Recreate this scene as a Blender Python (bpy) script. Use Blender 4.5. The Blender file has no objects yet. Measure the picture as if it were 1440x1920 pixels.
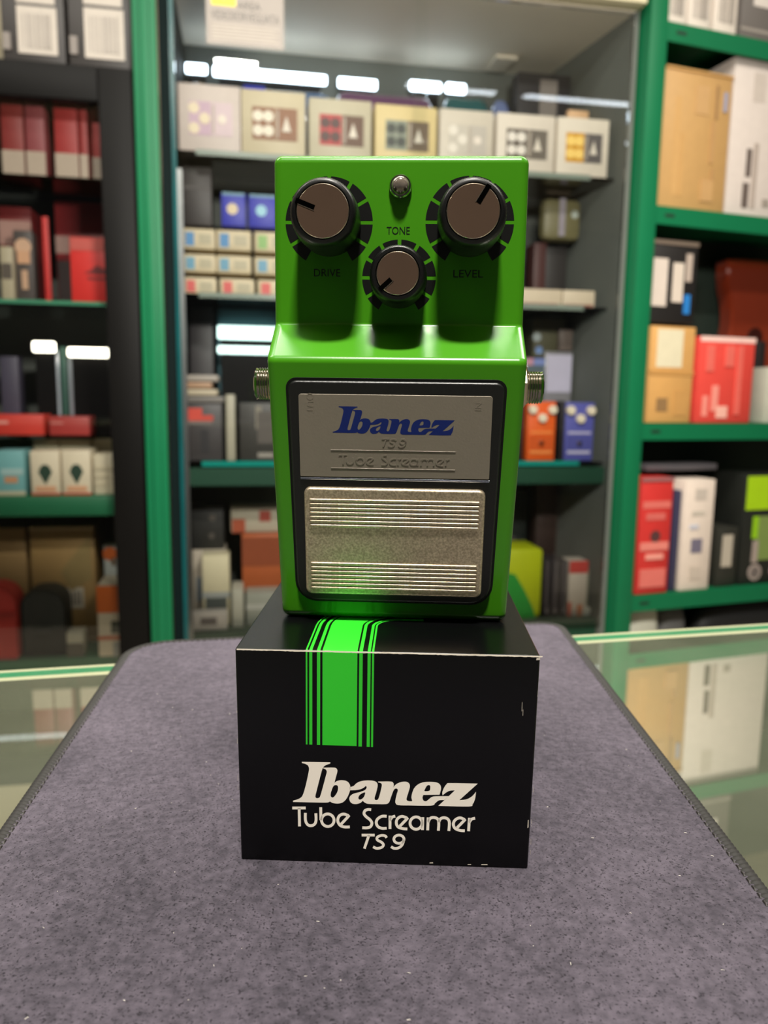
import bpy, bmesh, math, random
from mathutils import Vector, Matrix
from mathutils.geometry import tessellate_polygon

random.seed(7)
scene = bpy.context.scene
COL = scene.collection
MM = 0.001
IMG_W, IMG_H = 1440.0, 1920.0

# ------------------------------------------------------------------ camera
FPX, PITCH, ROLL, CAM_H = 1443.77, 0.14863, 0.0137, 0.1246
FWD = Vector((0, math.cos(PITCH), -math.sin(PITCH)))
_R = Vector((1, 0, 0)); _U = _R.cross(FWD)
RIGHT = math.cos(ROLL) * _R + math.sin(ROLL) * _U
UP = -math.sin(ROLL) * _R + math.cos(ROLL) * _U
CAM = Vector((0, 0, CAM_H))
cd = bpy.data.cameras.new('camera'); cam = bpy.data.objects.new('camera', cd); COL.objects.link(cam)
m = Matrix((RIGHT, UP, -FWD)).transposed().to_4x4(); m.translation = CAM
cam.matrix_world = m
cd.sensor_fit = 'VERTICAL'; cd.sensor_height = 36.0; cd.sensor_width = 27.0
cd.lens = 36.0 * FPX / IMG_H
cd.clip_start = 0.01; cd.clip_end = 50
cd.dof.use_dof = True; cd.dof.focus_distance = 0.205; cd.dof.aperture_fstop = cd.lens / 1.75
cd.dof.aperture_blades = 0
scene.camera = cam

# ------------------------------------------------------------------ colour management, world, lights
scene.view_settings.view_transform = 'Standard'
scene.view_settings.look = 'None'
scene.view_settings.gamma = 1.0
scene.view_settings.use_curve_mapping = False
scene.view_settings.exposure = -0.15
scene.cycles.use_denoising = True
scene.cycles.max_bounces = 8
scene.cycles.transparent_max_bounces = 16
scene.cycles.sample_clamp_indirect = 6.0
scene.cycles.caustics_reflective = False
scene.cycles.caustics_refractive = False

world = bpy.data.worlds.new('shop_air'); scene.world = world; world.use_nodes = True
bg = world.node_tree.nodes['Background']
bg.inputs[0].default_value = (0.95, 0.93, 0.90, 1); bg.inputs[1].default_value = 0.03

CEIL_Z = 1.80
def area(name, loc, size, power, color, rot=(0, 0, 0), shape='RECTANGLE'):
    l = bpy.data.lights.new(name, 'AREA'); l.shape = shape
    l.size, l.size_y = size; l.energy = power; l.color = color
    o = bpy.data.objects.new(name, l); COL.objects.link(o)
    o.location = loc; o.rotation_euler = rot
    return o
WARM = (1.0, 0.90, 0.76); NEUT = (1.0, 0.95, 0.86); DAY = (0.78, 0.90, 1.0)
WY = math.radians(10)
# bright ceiling panel a little behind the camera: the light that throws the knob shadows
area('ceiling_panel_light', (0.02, -0.34, CEIL_Z - 0.03), (0.20, 0.12), 80, NEUT, (0, 0, WY))
# row of ceiling tubes parallel to the shelving
for cx, ln, p in ((-1.25, 0.9, 3), (1.15, 0.5, 1.2), (2.0, 0.9, 2)):
    area('ceiling_tube_light', (cx, -0.40 + cx * math.tan(WY), CEIL_Z - 0.03), (ln, 0.06), p, (0.86, 0.94, 1.0), (0, 0, WY))
# second row over the walkway in front of the shelving
for cx in (-1.2, 0.0, 1.2):
    area('walkway_tube_light', (cx, 0.86 + cx * math.tan(WY), CEIL_Z - 0.03), (1.0, 0.10), 22, NEUT, (0, 0, WY))
# added unseen fill lamp over the back of the counter, brightens the shelving
area('shelf_wash_light', (0.27, 0.62, 0.76), (0.34, 0.10), 25, NEUT, (math.radians(64), 0, math.radians(16)))

# ------------------------------------------------------------------ materials
def lin(c):
    return tuple((v / 255 / 12.92 if v / 255 <= 0.04045 else ((v / 255 + 0.055) / 1.055) ** 2.4) for v in c) + (1.0,)
MATS = {}
def mat(name, rgb, rough=0.5, metal=0.0, spec=0.5, var=0.08, scale=40.0, bump=0.0, bscale=300.0, coat=0.0, trans=0.0):
    key = name
    if key in MATS: return MATS[key]
    M = bpy.data.materials.new(name); M.use_nodes = True
    nt = M.node_tree; b = nt.nodes['Principled BSDF']
    b.inputs['Roughness'].default_value = rough; b.inputs['Metallic'].default_value = metal
    b.inputs['Specular IOR Level'].default_value = spec
    b.inputs['Coat Weight'].default_value = coat; b.inputs['Coat Roughness'].default_value = 0.12
    b.inputs['Transmission Weight'].default_value = trans
    tc = nt.nodes.new('ShaderNodeTexCoord')
    n = nt.nodes.new('ShaderNodeTexNoise'); n.inputs['Scale'].default_value = scale; n.inputs['Detail'].default_value = 4
    nt.links.new(tc.outputs['Object'], n.inputs['Vector'])
    mx = nt.nodes.new('ShaderNodeMix'); mx.data_type = 'RGBA'
    c = lin(rgb)
    mx.inputs['A'].default_value = tuple(v * (1 - var) for v in c[:3]) + (1,)
    mx.inputs['B'].default_value = tuple(min(1, v * (1 + var)) for v in c[:3]) + (1,)
    nt.links.new(n.outputs['Fac'], mx.inputs['Factor'])
    nt.links.new(mx.outputs['Result'], b.inputs['Base Color'])
    if bump:
        n2 = nt.nodes.new('ShaderNodeTexNoise'); n2.inputs['Scale'].default_value = bscale; n2.inputs['Detail'].default_value = 3
        nt.links.new(tc.outputs['Object'], n2.inputs['Vector'])
        bp = nt.nodes.new('ShaderNodeBump'); bp.inputs['Strength'].default_value = bump; bp.inputs['Distance'].default_value = 0.0004
        nt.links.new(n2.outputs['Fac'], bp.inputs['Height']); nt.links.new(bp.outputs['Normal'], b.inputs['Normal'])
    MATS[key] = M
    return M
def cmat(rgb, rough=0.5, **k):
    return mat('paint_%d_%d_%d_r%d' % (rgb + (int(rough * 100),)), rgb, rough, **k)
def glass_mat(name, tint, ior=1.45, boost=1.0, gtint=(1, 1, 1)):
    if name in MATS: return MATS[name]
    M = bpy.data.materials.new(name); M.use_nodes = True; nt = M.node_tree
    for n in list(nt.nodes): nt.nodes.remove(n)
    out = nt.nodes.new('ShaderNodeOutputMaterial'); mix = nt.nodes.new('ShaderNodeMixShader')
    t = nt.nodes.new('ShaderNodeBsdfTransparent'); g = nt.nodes.new('ShaderNodeBsdfGlossy'); fr = nt.nodes.new('ShaderNodeFresnel')
    t.inputs['Color'].default_value = tint + (1,); g.inputs['Color'].default_value = gtint + (1,); g.inputs['Roughness'].default_value = 0.01
    fr.inputs['IOR'].default_value = ior
    mu = nt.nodes.new('ShaderNodeMath'); mu.operation = 'MULTIPLY'; mu.inputs[1].default_value = boost; mu.use_clamp = True
    nt.links.new(fr.outputs[0], mu.inputs[0]); nt.links.new(mu.outputs[0], mix.inputs[0])
    nt.links.new(t.outputs[0], mix.inputs[1]); nt.links.new(g.outputs[0], mix.inputs[2]); nt.links.new(mix.outputs[0], out.inputs[0])
    MATS[name] = M
    return M

# ------------------------------------------------------------------ mesh helpers
def link(o, parent=None):
    COL.objects.link(o)
    if parent is not None: o.parent = parent
    return o
def mesh(name, verts, faces, material, parent=None, smooth=False, scale=1.0, angle=None):
    me = bpy.data.meshes.new(name)
    me.from_pydata([tuple(c * scale for c in v) for v in verts], [], faces)
    me.validate(); 
    bm = bmesh.new(); bm.from_mesh(me); bmesh.ops.recalc_face_normals(bm, faces=bm.faces); bm.to_mesh(me); bm.free()
    if material: me.materials.append(material)
    if smooth:
        for p in me.polygons: p.use_smooth = True
        if angle is not None: me.set_sharp_from_angle(angle=math.radians(angle))
    return link(bpy.data.objects.new(name, me), parent)
def from_bm(name, bm, material, parent=None, smooth=False, angle=35):
    me = bpy.data.meshes.new(name); bm.to_mesh(me); bm.free()
    if material: me.materials.append(material)
    if smooth:
        for p in me.polygons: p.use_smooth = True
        me.set_sharp_from_angle(angle=math.radians(angle))
    return link(bpy.data.objects.new(name, me), parent)
def boxm(name, lo, hi, material, parent=None, bevel=0.0, segs=2):
    bm = bmesh.new(); bmesh.ops.create_cube(bm, size=1)
    for v in bm.verts:
        v.co = Vector([lo[i] + (v.co[i] + 0.5) * (hi[i] - lo[i]) for i in range(3)])
    if bevel: bmesh.ops.bevel(bm, geom=bm.edges[:], offset=bevel, segments=segs, affect='EDGES', profile=0.5)
    return from_bm(name, bm, material, parent, smooth=bool(bevel), angle=40)
def lathe_data(prof, seg=48, ripple=0.0, nrip=0):
    """prof: (r, h) pairs; axis +Z; closes at both ends when r == 0"""
    V, F = [], []
    for r, h in prof:
        for i in range(seg):
            a = 2 * math.pi * i / seg
            rr = r * (1 + (ripple if nrip and i % 2 else 0))
            V.append((rr * math.cos(a), rr * math.sin(a), h))
    for k in range(len(prof) - 1):
        for i in range(seg):
            j = (i + 1) % seg
            F.append((k * seg + i, k * seg + j, (k + 1) * seg + j, (k + 1) * seg + i))
    F.append(tuple(range(seg))[::-1]); F.append(tuple((len(prof) - 1) * seg + i for i in range(seg)))
    return V, F
def catmull(pts, n=5, closed=True):
    """pts (x, y) or (x, y, 'c') for a hard corner"""
    N = len(pts); out = []
    for i in range(N if closed else N - 1):
        p1 = pts[i]; p2 = pts[(i + 1) % N]
        p0 = pts[(i - 1) % N] if (closed or i > 0) else p1
        p3 = pts[(i + 2) % N] if (closed or i < N - 2) else p2
        if len(p1) > 2: p0 = p1
        if len(p2) > 2: p3 = p2
        for k in range(n):
            t = k / n; t2 = t * t; t3 = t2 * t
            out.append(tuple(0.5 * ((2 * p1[d]) + (-p0[d] + p2[d]) * t + (2 * p0[d] - 5 * p1[d] + 4 * p2[d] - p3[d]) * t2 + (-p0[d] + 3 * p1[d] - 3 * p2[d] + p3[d]) * t3) for d in (0, 1)))
    if not closed: out.append(tuple(pts[-1][:2]))
    return out
def fill_poly(loops):
    flat = [p for l in loops for p in l]
    tris = tessellate_polygon([[Vector((p[0], p[1], 0)) for p in l] for l in loops])
    return flat, [tuple(t) for t in tris]
def stroke(pts, wd, closed=False, sub=5):
    """flat ribbon with round-ish ends along a smoothed centre line; returns verts, faces"""
    P = catmull(pts, sub, closed) if len(pts) > 2 else [p[:2] for p in pts]
    V, F = [], []
    n = len(P)
    for i, p in enumerate(P):
        a = P[i - 1] if (i > 0 or closed) else p
        b = P[(i + 1) % n] if (i < n - 1 or closed) else p
        dx, dy = b[0] - a[0], b[1] - a[1]; L = math.hypot(dx, dy) or 1
        nx, ny = -dy / L * wd / 2, dx / L * wd / 2
        V += [(p[0] + nx, p[1] + ny), (p[0] - nx, p[1] - ny)]
    for i in range(n if closed else n - 1):
        j = (i + 1) % n
        F.append((2 * i, 2 * i + 1, 2 * j + 1, 2 * j))
    return V, F
class Flat:
    """collects flat pieces, then maps every (x, y) through fn to 3D"""
    def __init__(s): s.V, s.F = [], []
    def add(s, VF):
        o = len(s.V); s.V += [tuple(v[:2]) for v in VF[0]]; s.F += [tuple(i + o for i in f) for f in VF[1]]
    def build(s, name, fn, material, parent):
        o = mesh(name, [fn(*v) for v in s.V], s.F, material, parent)
        return o
def text_flat(body, size, align='CENTER', spacing=1.0):
    cu = bpy.data.curves.new('t', 'FONT'); cu.body = body; cu.size = size; cu.align_x = align; cu.space_character = spacing
    cu.resolution_u = 4
    ob = bpy.data.objects.new('t', cu); COL.objects.link(ob)
    dg = bpy.context.evaluated_depsgraph_get(); me = bpy.data.meshes.new_from_object(ob.evaluated_get(dg))
    V = [(v.co.x, v.co.y) for v in me.vertices]; F = [tuple(p.vertices) for p in me.polygons]
    bpy.data.objects.remove(ob); bpy.data.curves.remove(cu); bpy.data.meshes.remove(me)
    return V, F
def rrect(x0, y0, x1, y1, r, seg=6):
    rs = r if isinstance(r, (list, tuple)) else [r] * 4   # bl, br, tr, tl
    cs = [(x0 + rs[0], y0 + rs[0], 180), (x1 - rs[1], y0 + rs[1], 270), (x1 - rs[2], y1 - rs[2], 0), (x0 + rs[3], y1 - rs[3], 90)]
    out = []
    for (cx, cy, a0), rr in zip(cs, rs):
        for k in range(seg + 1):
            a = math.radians(a0 + 90 * k / seg); out.append((cx + rr * math.cos(a), cy + rr * math.sin(a)))
    return out
def slab_data(x0, y0, x1, y1, r, h, b, base=0.0, seg=6, bseg=4, taper=None):
    """rounded slab: outline in (x, y), height n; top edge rounded by b"""
    rs = r if isinstance(r, (list, tuple)) else [r] * 4
    rings = [(0.0, base)] + [(b * (1 - math.cos(math.pi / 2 * k / bseg)), base + h - b + b * math.sin(math.pi / 2 * k / bseg)) for k in range(bseg + 1)]
    V, F = [], []; n = 4 * (seg + 1)
    for d, z in rings:
        for (x, y) in rrect(x0 + d, y0 + d, x1 - d, y1 - d, [max(q - d, 0.02) for q in rs], seg):
            if taper: x *= taper(y)
            V.append((x, y, z))
    for k in range(len(rings) - 1):
        for i in range(n):
            j = (i + 1) % n; F.append((k * n + i, k * n + j, (k + 1) * n + j, (k + 1) * n + i))
    F.append(tuple((len(rings) - 1) * n + i for i in range(n))); F.append(tuple(range(n))[::-1])
    return V, F
def flat_normals(o):
    w = o.modifiers.new('weighted_normals', 'WEIGHTED_NORMAL'); w.weight = 80; w.keep_sharp = True
    return o
def thing(name, label, cat, loc=(0, 0, 0), rz=0.0, group=None):
    o = bpy.data.objects.new(name, None); COL.objects.link(o); o.empty_display_size = 0.02
    o.location = loc; o.rotation_euler = (0, 0, rz); tag(o, label, cat, group); return o
def tag(o, label, cat, group=None):
    o['label'] = label; o['category'] = cat
    if group: o['group'] = group
    return o
def struct(o): o['kind'] = 'structure'; return o

# ------------------------------------------------------------------ room shell
class Frame:
    def __init__(s, origin, yaw):
        s.o = Vector(origin); s.yaw = yaw
        s.eu = Vector((math.cos(yaw), math.sin(yaw), 0)); s.ew = Vector((-math.sin(yaw), math.cos(yaw), 0))
    def pt(s, u, w, z): p = s.o + s.eu * u + s.ew * w; return Vector((p.x, p.y, z))
    def see(s, x, y, w):
        d = FWD + RIGHT * ((x - IMG_W / 2) / FPX) + UP * ((IMG_H / 2 - y) / FPX)
        t = ((s.o + s.ew * w - CAM).dot(s.ew)) / d.dot(s.ew); p = CAM + d * t
        return (p - s.o).dot(s.eu), p.z
WA = Frame((0, 2.0, 0), WY)                       # left cabinet and middle cabinet
WB = Frame(tuple(WA.pt(0.672, -0.01, 0)), math.radians(19))   # right rack
FLOOR_Z = -0.95
M_floor = mat('floor_tiles', (176, 166, 150), 0.35, var=0.12, scale=6)
M_wall = mat('cream_wall', (206, 196, 172), 0.8, var=0.04, scale=5, bump=0.2, bscale=60)
M_ceil = mat('ceiling_white', (225, 216, 194), 0.8, var=0.03)
struct(boxm('floor', (-3.5, -3.6, FLOOR_Z - 0.05), (4.5, 4.2, FLOOR_Z), M_floor))
ceil_o = struct(boxm('ceiling', (-3.5, -3.6, CEIL_Z + 0.02), (4.5, 4.2, CEIL_Z + 0.06), mat('ceiling_gap', (120, 112, 96), 0.9)))
for i in range(-5, 8):
    for j in range(-5, 7):
        t = boxm('ceiling_tile', (i * 0.6 + 0.006, j * 0.6 + 0.006, CEIL_Z), (i * 0.6 + 0.594, j * 0.6 + 0.594, CEIL_Z + 0.018), M_ceil, ceil_o)
wb = struct(boxm('wall_back', (-3.4, 0.80, FLOOR_Z), (3.9, 0.86, CEIL_Z), M_wall)); wb.location = (0, 2.0, 0); wb.rotation_euler = (0, 0, WY)

# ------------------------------------------------------------------ counter
CY = math.radians(13.2)
CT = -0.0032                                       # glass surface, the mat lies on it
counter = thing('glass_counter', 'shop counter with a mirror-bright glass top under the grey mat', 'counter', (0.024, 0.391, FLOOR_Z), CY)
H0 = CT - FLOOR_Z
def counter_glass():
    M = bpy.data.materials.new('counter_glass'); M.use_nodes = True; nt = M.node_tree
    b = nt.nodes['Principled BSDF']; b.inputs['Base Color'].default_value = lin((96, 100, 82)); b.inputs['Roughness'].default_value = 0.5
    g = nt.nodes.new('ShaderNodeBsdfGlossy'); g.inputs['Color'].default_value = (0.93, 0.95, 0.88, 1); g.inputs['Roughness'].default_value = 0.012
    mix = nt.nodes.new('ShaderNodeMixShader'); mix.inputs[0].default_value = 0.60
    # worn, dusty streaks make the mirror a little milky
    tc = nt.nodes.new('ShaderNodeTexCoord'); n = nt.nodes.new('ShaderNodeTexNoise'); n.inputs['Scale'].default_value = 14; n.inputs['Detail'].default_value = 5
    mr = nt.nodes.new('ShaderNodeMapRange'); mr.inputs['From Min'].default_value = 0.35; mr.inputs['From Max'].default_value = 0.75
    mr.inputs['To Min'].default_value = 0.70; mr.inputs['To Max'].default_value = 0.52
    nt.links.new(tc.outputs['Object'], n.inputs['Vector']); nt.links.new(n.outputs['Fac'], mr.inputs['Value']); nt.links.new(mr.outputs[0], mix.inputs[0])
    out = nt.nodes['Material Output']
    nt.links.new(b.outputs[0], mix.inputs[1]); nt.links.new(g.outputs[0], mix.inputs[2]); nt.links.new(mix.outputs[0], out.inputs[0])
    return M
top = boxm('glass_top', (-1.3, -0.55, H0 - 0.012), (1.4, -0.017, H0), counter_glass(), counter)
M_gedge = mat('glass_edge_green', (52, 112, 78), 0.15, var=0.1, coat=0.5)
M_bevel = mat('polished_bevel', (150, 152, 124), 0.2, var=0.03)
boxm('front_bevel', (-1.3, -0.0168, H0 - 0.012), (1.4, -0.0122, H0 - 0.0002), M_bevel, counter)
boxm('glass_edge', (-1.3, -0.0120, H0 - 0.012), (1.4, -0.0042, H0 - 0.0006), M_gedge, counter)
boxm('back_bevel', (-1.3, -0.0040, H0 - 0.012), (1.4, 0.0, H0 - 0.0010), M_bevel, counter)
M_dark = mat('counter_dark', (46, 44, 42), 0.5)
boxm('back_panel', (-1.28, -0.05, 0.06), (1.38, -0.03, H0 - 0.012), M_dark, counter)
boxm('front_panel', (-1.28, -0.54, 0.06), (1.38, -0.52, H0 - 0.012), M_dark, counter)
boxm('plinth', (-1.26, -0.52, 0.0), (1.36, -0.06, 0.06), M_dark, counter)

# ------------------------------------------------------------------ mat
def round_poly(pts, radii, seg=10):
    out = []; n = len(pts)
    for i in range(n):
        p, a, b = Vector(pts[i]), Vector(pts[i - 1]), Vector(pts[(i + 1) % n]); r = radii[i]
        if r == 0: out.append(tuple(p)); continue
        da = (a - p).normalized(); db = (b - p).normalized(); ang = da.angle(db); d = r / math.tan(ang / 2)
        c = p + (da + db).normalized() * (r / math.sin(ang / 2)); s = p + da * d; e = p + db * d
        a0 = math.atan2(s.y - c.y, s.x - c.x); a1 = math.atan2(e.y - c.y, e.x - c.x)
        while a1 - a0 > math.pi: a1 -= 2 * math.pi
        while a1 - a0 < -math.pi: a1 += 2 * math.pi
        out += [(c.x + r * math.cos(a0 + (a1 - a0) * k / seg), c.y + r * math.sin(a0 + (a1 - a0) * k / seg)) for k in range(seg + 1)]
    return out
mat_out = round_poly([(-90, 22), (101, 22), (101.5, 424), (-128, 376)], [10, 10, 12, 24])
def suede():
    M = bpy.data.materials.new('grey_suede'); M.use_nodes = True; nt = M.node_tree; b = nt.nodes['Principled BSDF']
    b.inputs['Roughness'].default_value = 0.95; b.inputs['Specular IOR Level'].default_value = 0.15
    b.inputs['Sheen Weight'].default_value = 0.75; b.inputs['Sheen Roughness'].default_value = 0.45
    b.inputs['Sheen Tint'].default_value = lin((205, 195, 215))
    tc = nt.nodes.new('ShaderNodeTexCoord')
    def noise(sc, det=3, rg=0.6):
        n = nt.nodes.new('ShaderNodeTexNoise'); n.inputs['Scale'].default_value = sc; n.inputs['Detail'].default_value = det; n.inputs['Roughness'].default_value = rg
        nt.links.new(tc.outputs['Object'], n.inputs['Vector']); return n
    big, fine, micro = noise(22, 4), noise(420, 3), noise(1500, 2)
    r = nt.nodes.new('ShaderNodeValToRGB'); r.color_ramp.elements[0].position = 0.36; r.color_ramp.elements[1].position = 0.66
    r.color_ramp.elements[0].color = lin((47, 44, 50)); r.color_ramp.elements[1].color = lin((82, 76, 85))
    ad = nt.nodes.new('ShaderNodeMath'); ad.operation = 'MULTIPLY_ADD'; ad.inputs[1].default_value = 0.45; ad.inputs[2].default_value = 0.0
    ad2 = nt.nodes.new('ShaderNodeMath'); ad2.operation = 'MULTIPLY_ADD'; ad2.inputs[1].default_value = 0.55
    nt.links.new(big.outputs['Fac'], ad.inputs[0]); nt.links.new(fine.outputs['Fac'], ad2.inputs[0]); nt.links.new(ad.outputs[0], ad2.inputs[2])
    nt.links.new(ad2.outputs[0], r.inputs[0])
    # small dark pits in the nap
    vo = nt.nodes.new('ShaderNodeTexNoise'); vo.inputs['Scale'].default_value = 1700; vo.inputs['Detail'].default_value = 1
    nt.links.new(tc.outputs['Object'], vo.inputs['Vector'])
    pit = nt.nodes.new('ShaderNodeMapRange'); pit.inputs['From Min'].default_value = 0.58; pit.inputs['From Max'].default_value = 0.72
    nt.links.new(vo.outputs['Fac'], pit.inputs['Value'])
    mx = nt.nodes.new('ShaderNodeMix'); mx.data_type = 'RGBA'; mx.inputs['B'].default_value = lin((24, 22, 26))
    nt.links.new(pit.outputs[0], mx.inputs['Factor']); nt.links.new(r.outputs[0], mx.inputs['A']); nt.links.new(mx.outputs['Result'], b.inputs['Base Color'])
    b1 = nt.nodes.new('ShaderNodeBump'); b1.inputs['Distance'].default_value = 0.0012; b1.inputs['Strength'].default_value = 0.5
    b2 = nt.nodes.new('ShaderNodeBump'); b2.inputs['Distance'].default_value = 0.0003; b2.inputs['Strength'].default_value = 0.7
    nt.links.new(noise(9, 2).outputs['Fac'], b1.inputs['Height']); nt.links.new(fine.outputs['Fac'], b2.inputs['Height'])
    nt.links.new(b1.outputs[0], b2.inputs['Normal']); nt.links.new(b2.outputs[0], b.inputs['Normal'])
    return M
tmat = thing('counter_mat', 'dark grey suede mat with a stitched black border on the glass counter', 'mat', (0, 0.2, CT))
def T(p, z): return (p[0] * MM, p[1] * MM - 0.2, z * MM)
n = len(mat_out)
inner = [(x * 0.985 + 0.0, (y - 215) * 0.985 + 215) for x, y in mat_out]
V = [T(p, 0.2) for p in inner] + [T(p, 3.2) for p in inner]
F = [tuple(range(n))[::-1], tuple(range(n, 2 * n))] + [(i, (i + 1) % n, n + (i + 1) % n, n + i) for i in range(n)]
mesh('suede_top', V, F, suede(), tmat)
# ribbed black binding swept around the edge
def resample(pts, step):
    out = []; N = len(pts)
    for i in range(N):
        a, b = Vector(pts[i]), Vector(pts[(i + 1) % N]); L = (b - a).length; k = max(1, int(L / step))
        out += [tuple(a.lerp(b, j / k)) for j in range(k)]
    return out
path = resample(mat_out, 0.45)
V, F, K = [], [], 8
N = len(path)
for i, p in enumerate(path):
    a, b = Vector(path[i - 1]), Vector(path[(i + 1) % N]); d = (b - a).normalized(); nrm = Vector((-d.y, d.x))
    rib = 1.0 + 0.10 * (1 if (i // 2) % 2 else -1)
    for k in range(K):
        t = 2 * math.pi * k / K
        off = nrm * (2.3 + 2.3 * math.cos(t) * rib); z = 1.85 + 1.85 * math.sin(t) * (1 + (rib - 1) * 0.8)
        V.append(T((p[0] + off.x, p[1] + off.y), max(0.0, z)))
for i in range(N):
    for k in range(K):
        F.append((i * K + k, i * K + (k + 1) % K, ((i + 1) % N) * K + (k + 1) % K, ((i + 1) % N) * K + k))
M_bind = mat('black_binding', (27, 25, 23), 0.75, var=0.25, scale=900)
o = mesh('edge_binding', V, F, M_bind, tmat, smooth=True); o['label'] = 'black ribbed fabric binding'
V, F = [], []
sp = resample(mat_out, 3.0)
for i, p in enumerate(sp):
    a, b = Vector(sp[i - 1]), Vector(sp[(i + 1) % len(sp)]); d = (b - a).normalized(); nrm = Vector((-d.y, d.x))
    c = Vector(p) + nrm * 4.2; o0 = len(V)
    for s, q, z in ((-1.1, -.25, 3.3), (1.1, -.25, 3.3), (1.1, .25, 3.3), (-1.1, .25, 3.3), (-0.5, -.12, 3.75), (0.5, -.12, 3.75), (0.5, .12, 3.75), (-0.5, .12, 3.75)):
        pp = c + d * s + nrm * q; V.append(T(pp, z))
    F += [tuple(o0 + j for j in f) for f in ((4, 5, 6, 7), (0, 1, 5, 4), (1, 2, 6, 5), (2, 3, 7, 6), (3, 0, 4, 7))]
st = mesh('stitching', V, F, mat('black_thread', (46, 43, 40), 0.6), tmat); st['kind'] = 'stuff'
V, F = [], []
for i in range(120):
    x, y = random.uniform(-105, 98), random.uniform(110, 330); a = random.uniform(0, 6.28)
    if -42 < x < 46 and y > 188: continue
    l, wd = random.uniform(0.1, 0.4), random.uniform(0.05, 0.11); o0 = len(V)
    for s, q in ((-l, -wd), (l, -wd), (l, wd), (-l, wd)):
        V.append(T((x + s * math.cos(a) - q * math.sin(a), y + s * math.sin(a) + q * math.cos(a)), 3.26))
    V.append(T((x, y), 3.26 + wd * 1.5))
    F += [tuple(o0 + j for j in f) for f in ((0, 1, 4), (1, 2, 4), (2, 3, 4), (3, 0, 4))]
li = mesh('lint', V, F, mat('lint_white', (190, 184, 176), 0.8), tmat); li['kind'] = 'stuff'

# ------------------------------------------------------------------ lettering outlines (traced by hand, units of a 1440 x 400 grid)
C = 'c'
LOGO = [
 [[(105,32,C),(318,36,C),(316,46),(285,57),(262,78),(245,130),(222,215),(204,283),(205,300),(215,307,C),(215,338,C),(33,334,C),(33,324,C),(70,313),(98,296),(114,265),(132,205),(150,130),(158,85),(150,60),(130,48),(105,41,C)]],
 [[(265,76,C),(348,76),(368,88),(370,108),(358,152),(348,190,C),(365,177),(400,170),(440,177),(462,200),(467,230),(460,262),(440,305),(412,335),(375,346),(335,342),(312,330,C),(292,338),(214,338,C),(214,306,C),(230,302),(240,288),(262,215),(283,140),(291,108),(284,90),(265,81,C)],
  [(352,207),(370,210),(375,230),(368,260),(350,288),(332,301),(319,290),(320,265),(330,235),(340,215)]],
 [[(462,222,C),(490,214),(515,192),(550,177),(600,172),(645,176),(668,190),(672,215),(662,260),(650,300),(652,316),(663,320,C),(663,350,C),(600,348),(575,338),(560,325,C),(540,342),(505,350),(475,342),(460,318),(464,292),(490,272),(535,260),(575,245),(590,226),(585,212,C),(560,231),(520,243),(462,246,C)],
  [(578,262),(572,290),(555,310),(536,316),(527,304),(534,285),(553,270)]],
 [[(676,180,C),(768,180),(790,191),(793,212),(786,228,C),(812,200),(850,184),(886,182),(908,195),(914,220),(902,265),(890,305),(893,322),(909,328,C),(909,360,C),(830,358),(808,345),(806,320),(816,275),(824,245),(815,233),(800,236),(788,255),(772,300),(757,338),(732,350),(662,350,C),(662,320,C),(675,314),(685,290),(698,240),(704,205),(696,192),(676,186,C)]],
 [[(908,328,C),(931,326),(926,300),(932,265),(950,225),(985,196),(1030,184),(1090,184),(1125,192),(1143,210),(1147,235),(1141,262),(1136,279,C),(1015,281,C),(1009,300),(1016,322),(1035,328),(1055,315),(1078,297),(1110,291),(1205,290,C),(1172,319,C),(1132,322),(1105,342),(1075,361),(908,360,C)],
  [(1052,207),(1065,212),(1066,235),(1058,250),(1024,252),(1030,232),(1040,214)]],
 [[(1160,284,C),(1157,262),(1170,225),(1190,199),(1215,192),(1420,196,C),(1285,320,C),(1340,313),(1380,290),(1408,257,C),(1402,310),(1385,350),(1355,368),(1128,363,C),(1250,247,C),(1215,249),(1185,263)]]]
def circ(cx, cy, rx, ry=None, n=12): return [(cx + rx * math.cos(2 * math.pi * k / n), cy + (ry or rx) * math.sin(2 * math.pi * k / n)) for k in range(n)]
SUB = [((32,58),(133,58)), ((84,58),(84,196)),
 ((130,95),(130,150),(145,182),(170,191),(195,182),(209,155),(209,98)),
 ((246,53),(246,150)), ('o', circ(298,150,47,47)),
 ((463,200),(420,200),(388,186),(373,152),(385,118),(418,104),(457,117,C),(398,180)),
 ((624,72),(600,70),(577,80),(571,103),(588,125),(613,145),(629,170),(620,197),(595,207),(557,207)),
 ((740,121),(705,121),(673,140),(662,168),(675,198),(705,211),(740,210)),
 ((765,116),(765,216)), ((765,152),(780,128),(804,120)),
 ((895,216),(860,213),(825,200),(812,170),(822,138),(855,122),(896,136,C),(838,196)),
 ('o', circ(960,172,45,46)), ((1010,128),(1008,224)),
 ((1050,130),(1047,226)), ((1050,165),(1065,137),(1090,130),(1118,139),(1129,165),(1127,229)), ((1129,165),(1142,140),(1168,132),(1195,141),(1208,168),(1205,231)),
 ((1324,230),(1285,226),(1250,210),(1238,180),(1250,150),(1285,133),(1324,147,C),(1266,207)),
 ((1357,133),(1352,233)), ((1356,168),(1372,144),(1399,136))]
TS9 = [((552,262),(650,262)), ((607,262),(572,364)),
 ((740,282),(727,267),(697,265),(669,279),(671,299),(700,315),(716,335),(701,355),(665,362),(638,350)),
 ('o', circ(832,293,38,31)), ((870,290),(858,333),(830,358),(797,362),(773,349))]
def word(strokes, wd):
    f = Flat()
    for s in strokes:
        if s[0] == 'o': f.add(stroke(s[1], wd, True, 4))
        else: f.add(stroke(list(s), wd))
    return f
def logo():
    f = Flat()
    for loops in LOGO: f.add(fill_poly([catmull(l, 5) for l in loops]))
    return f

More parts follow.
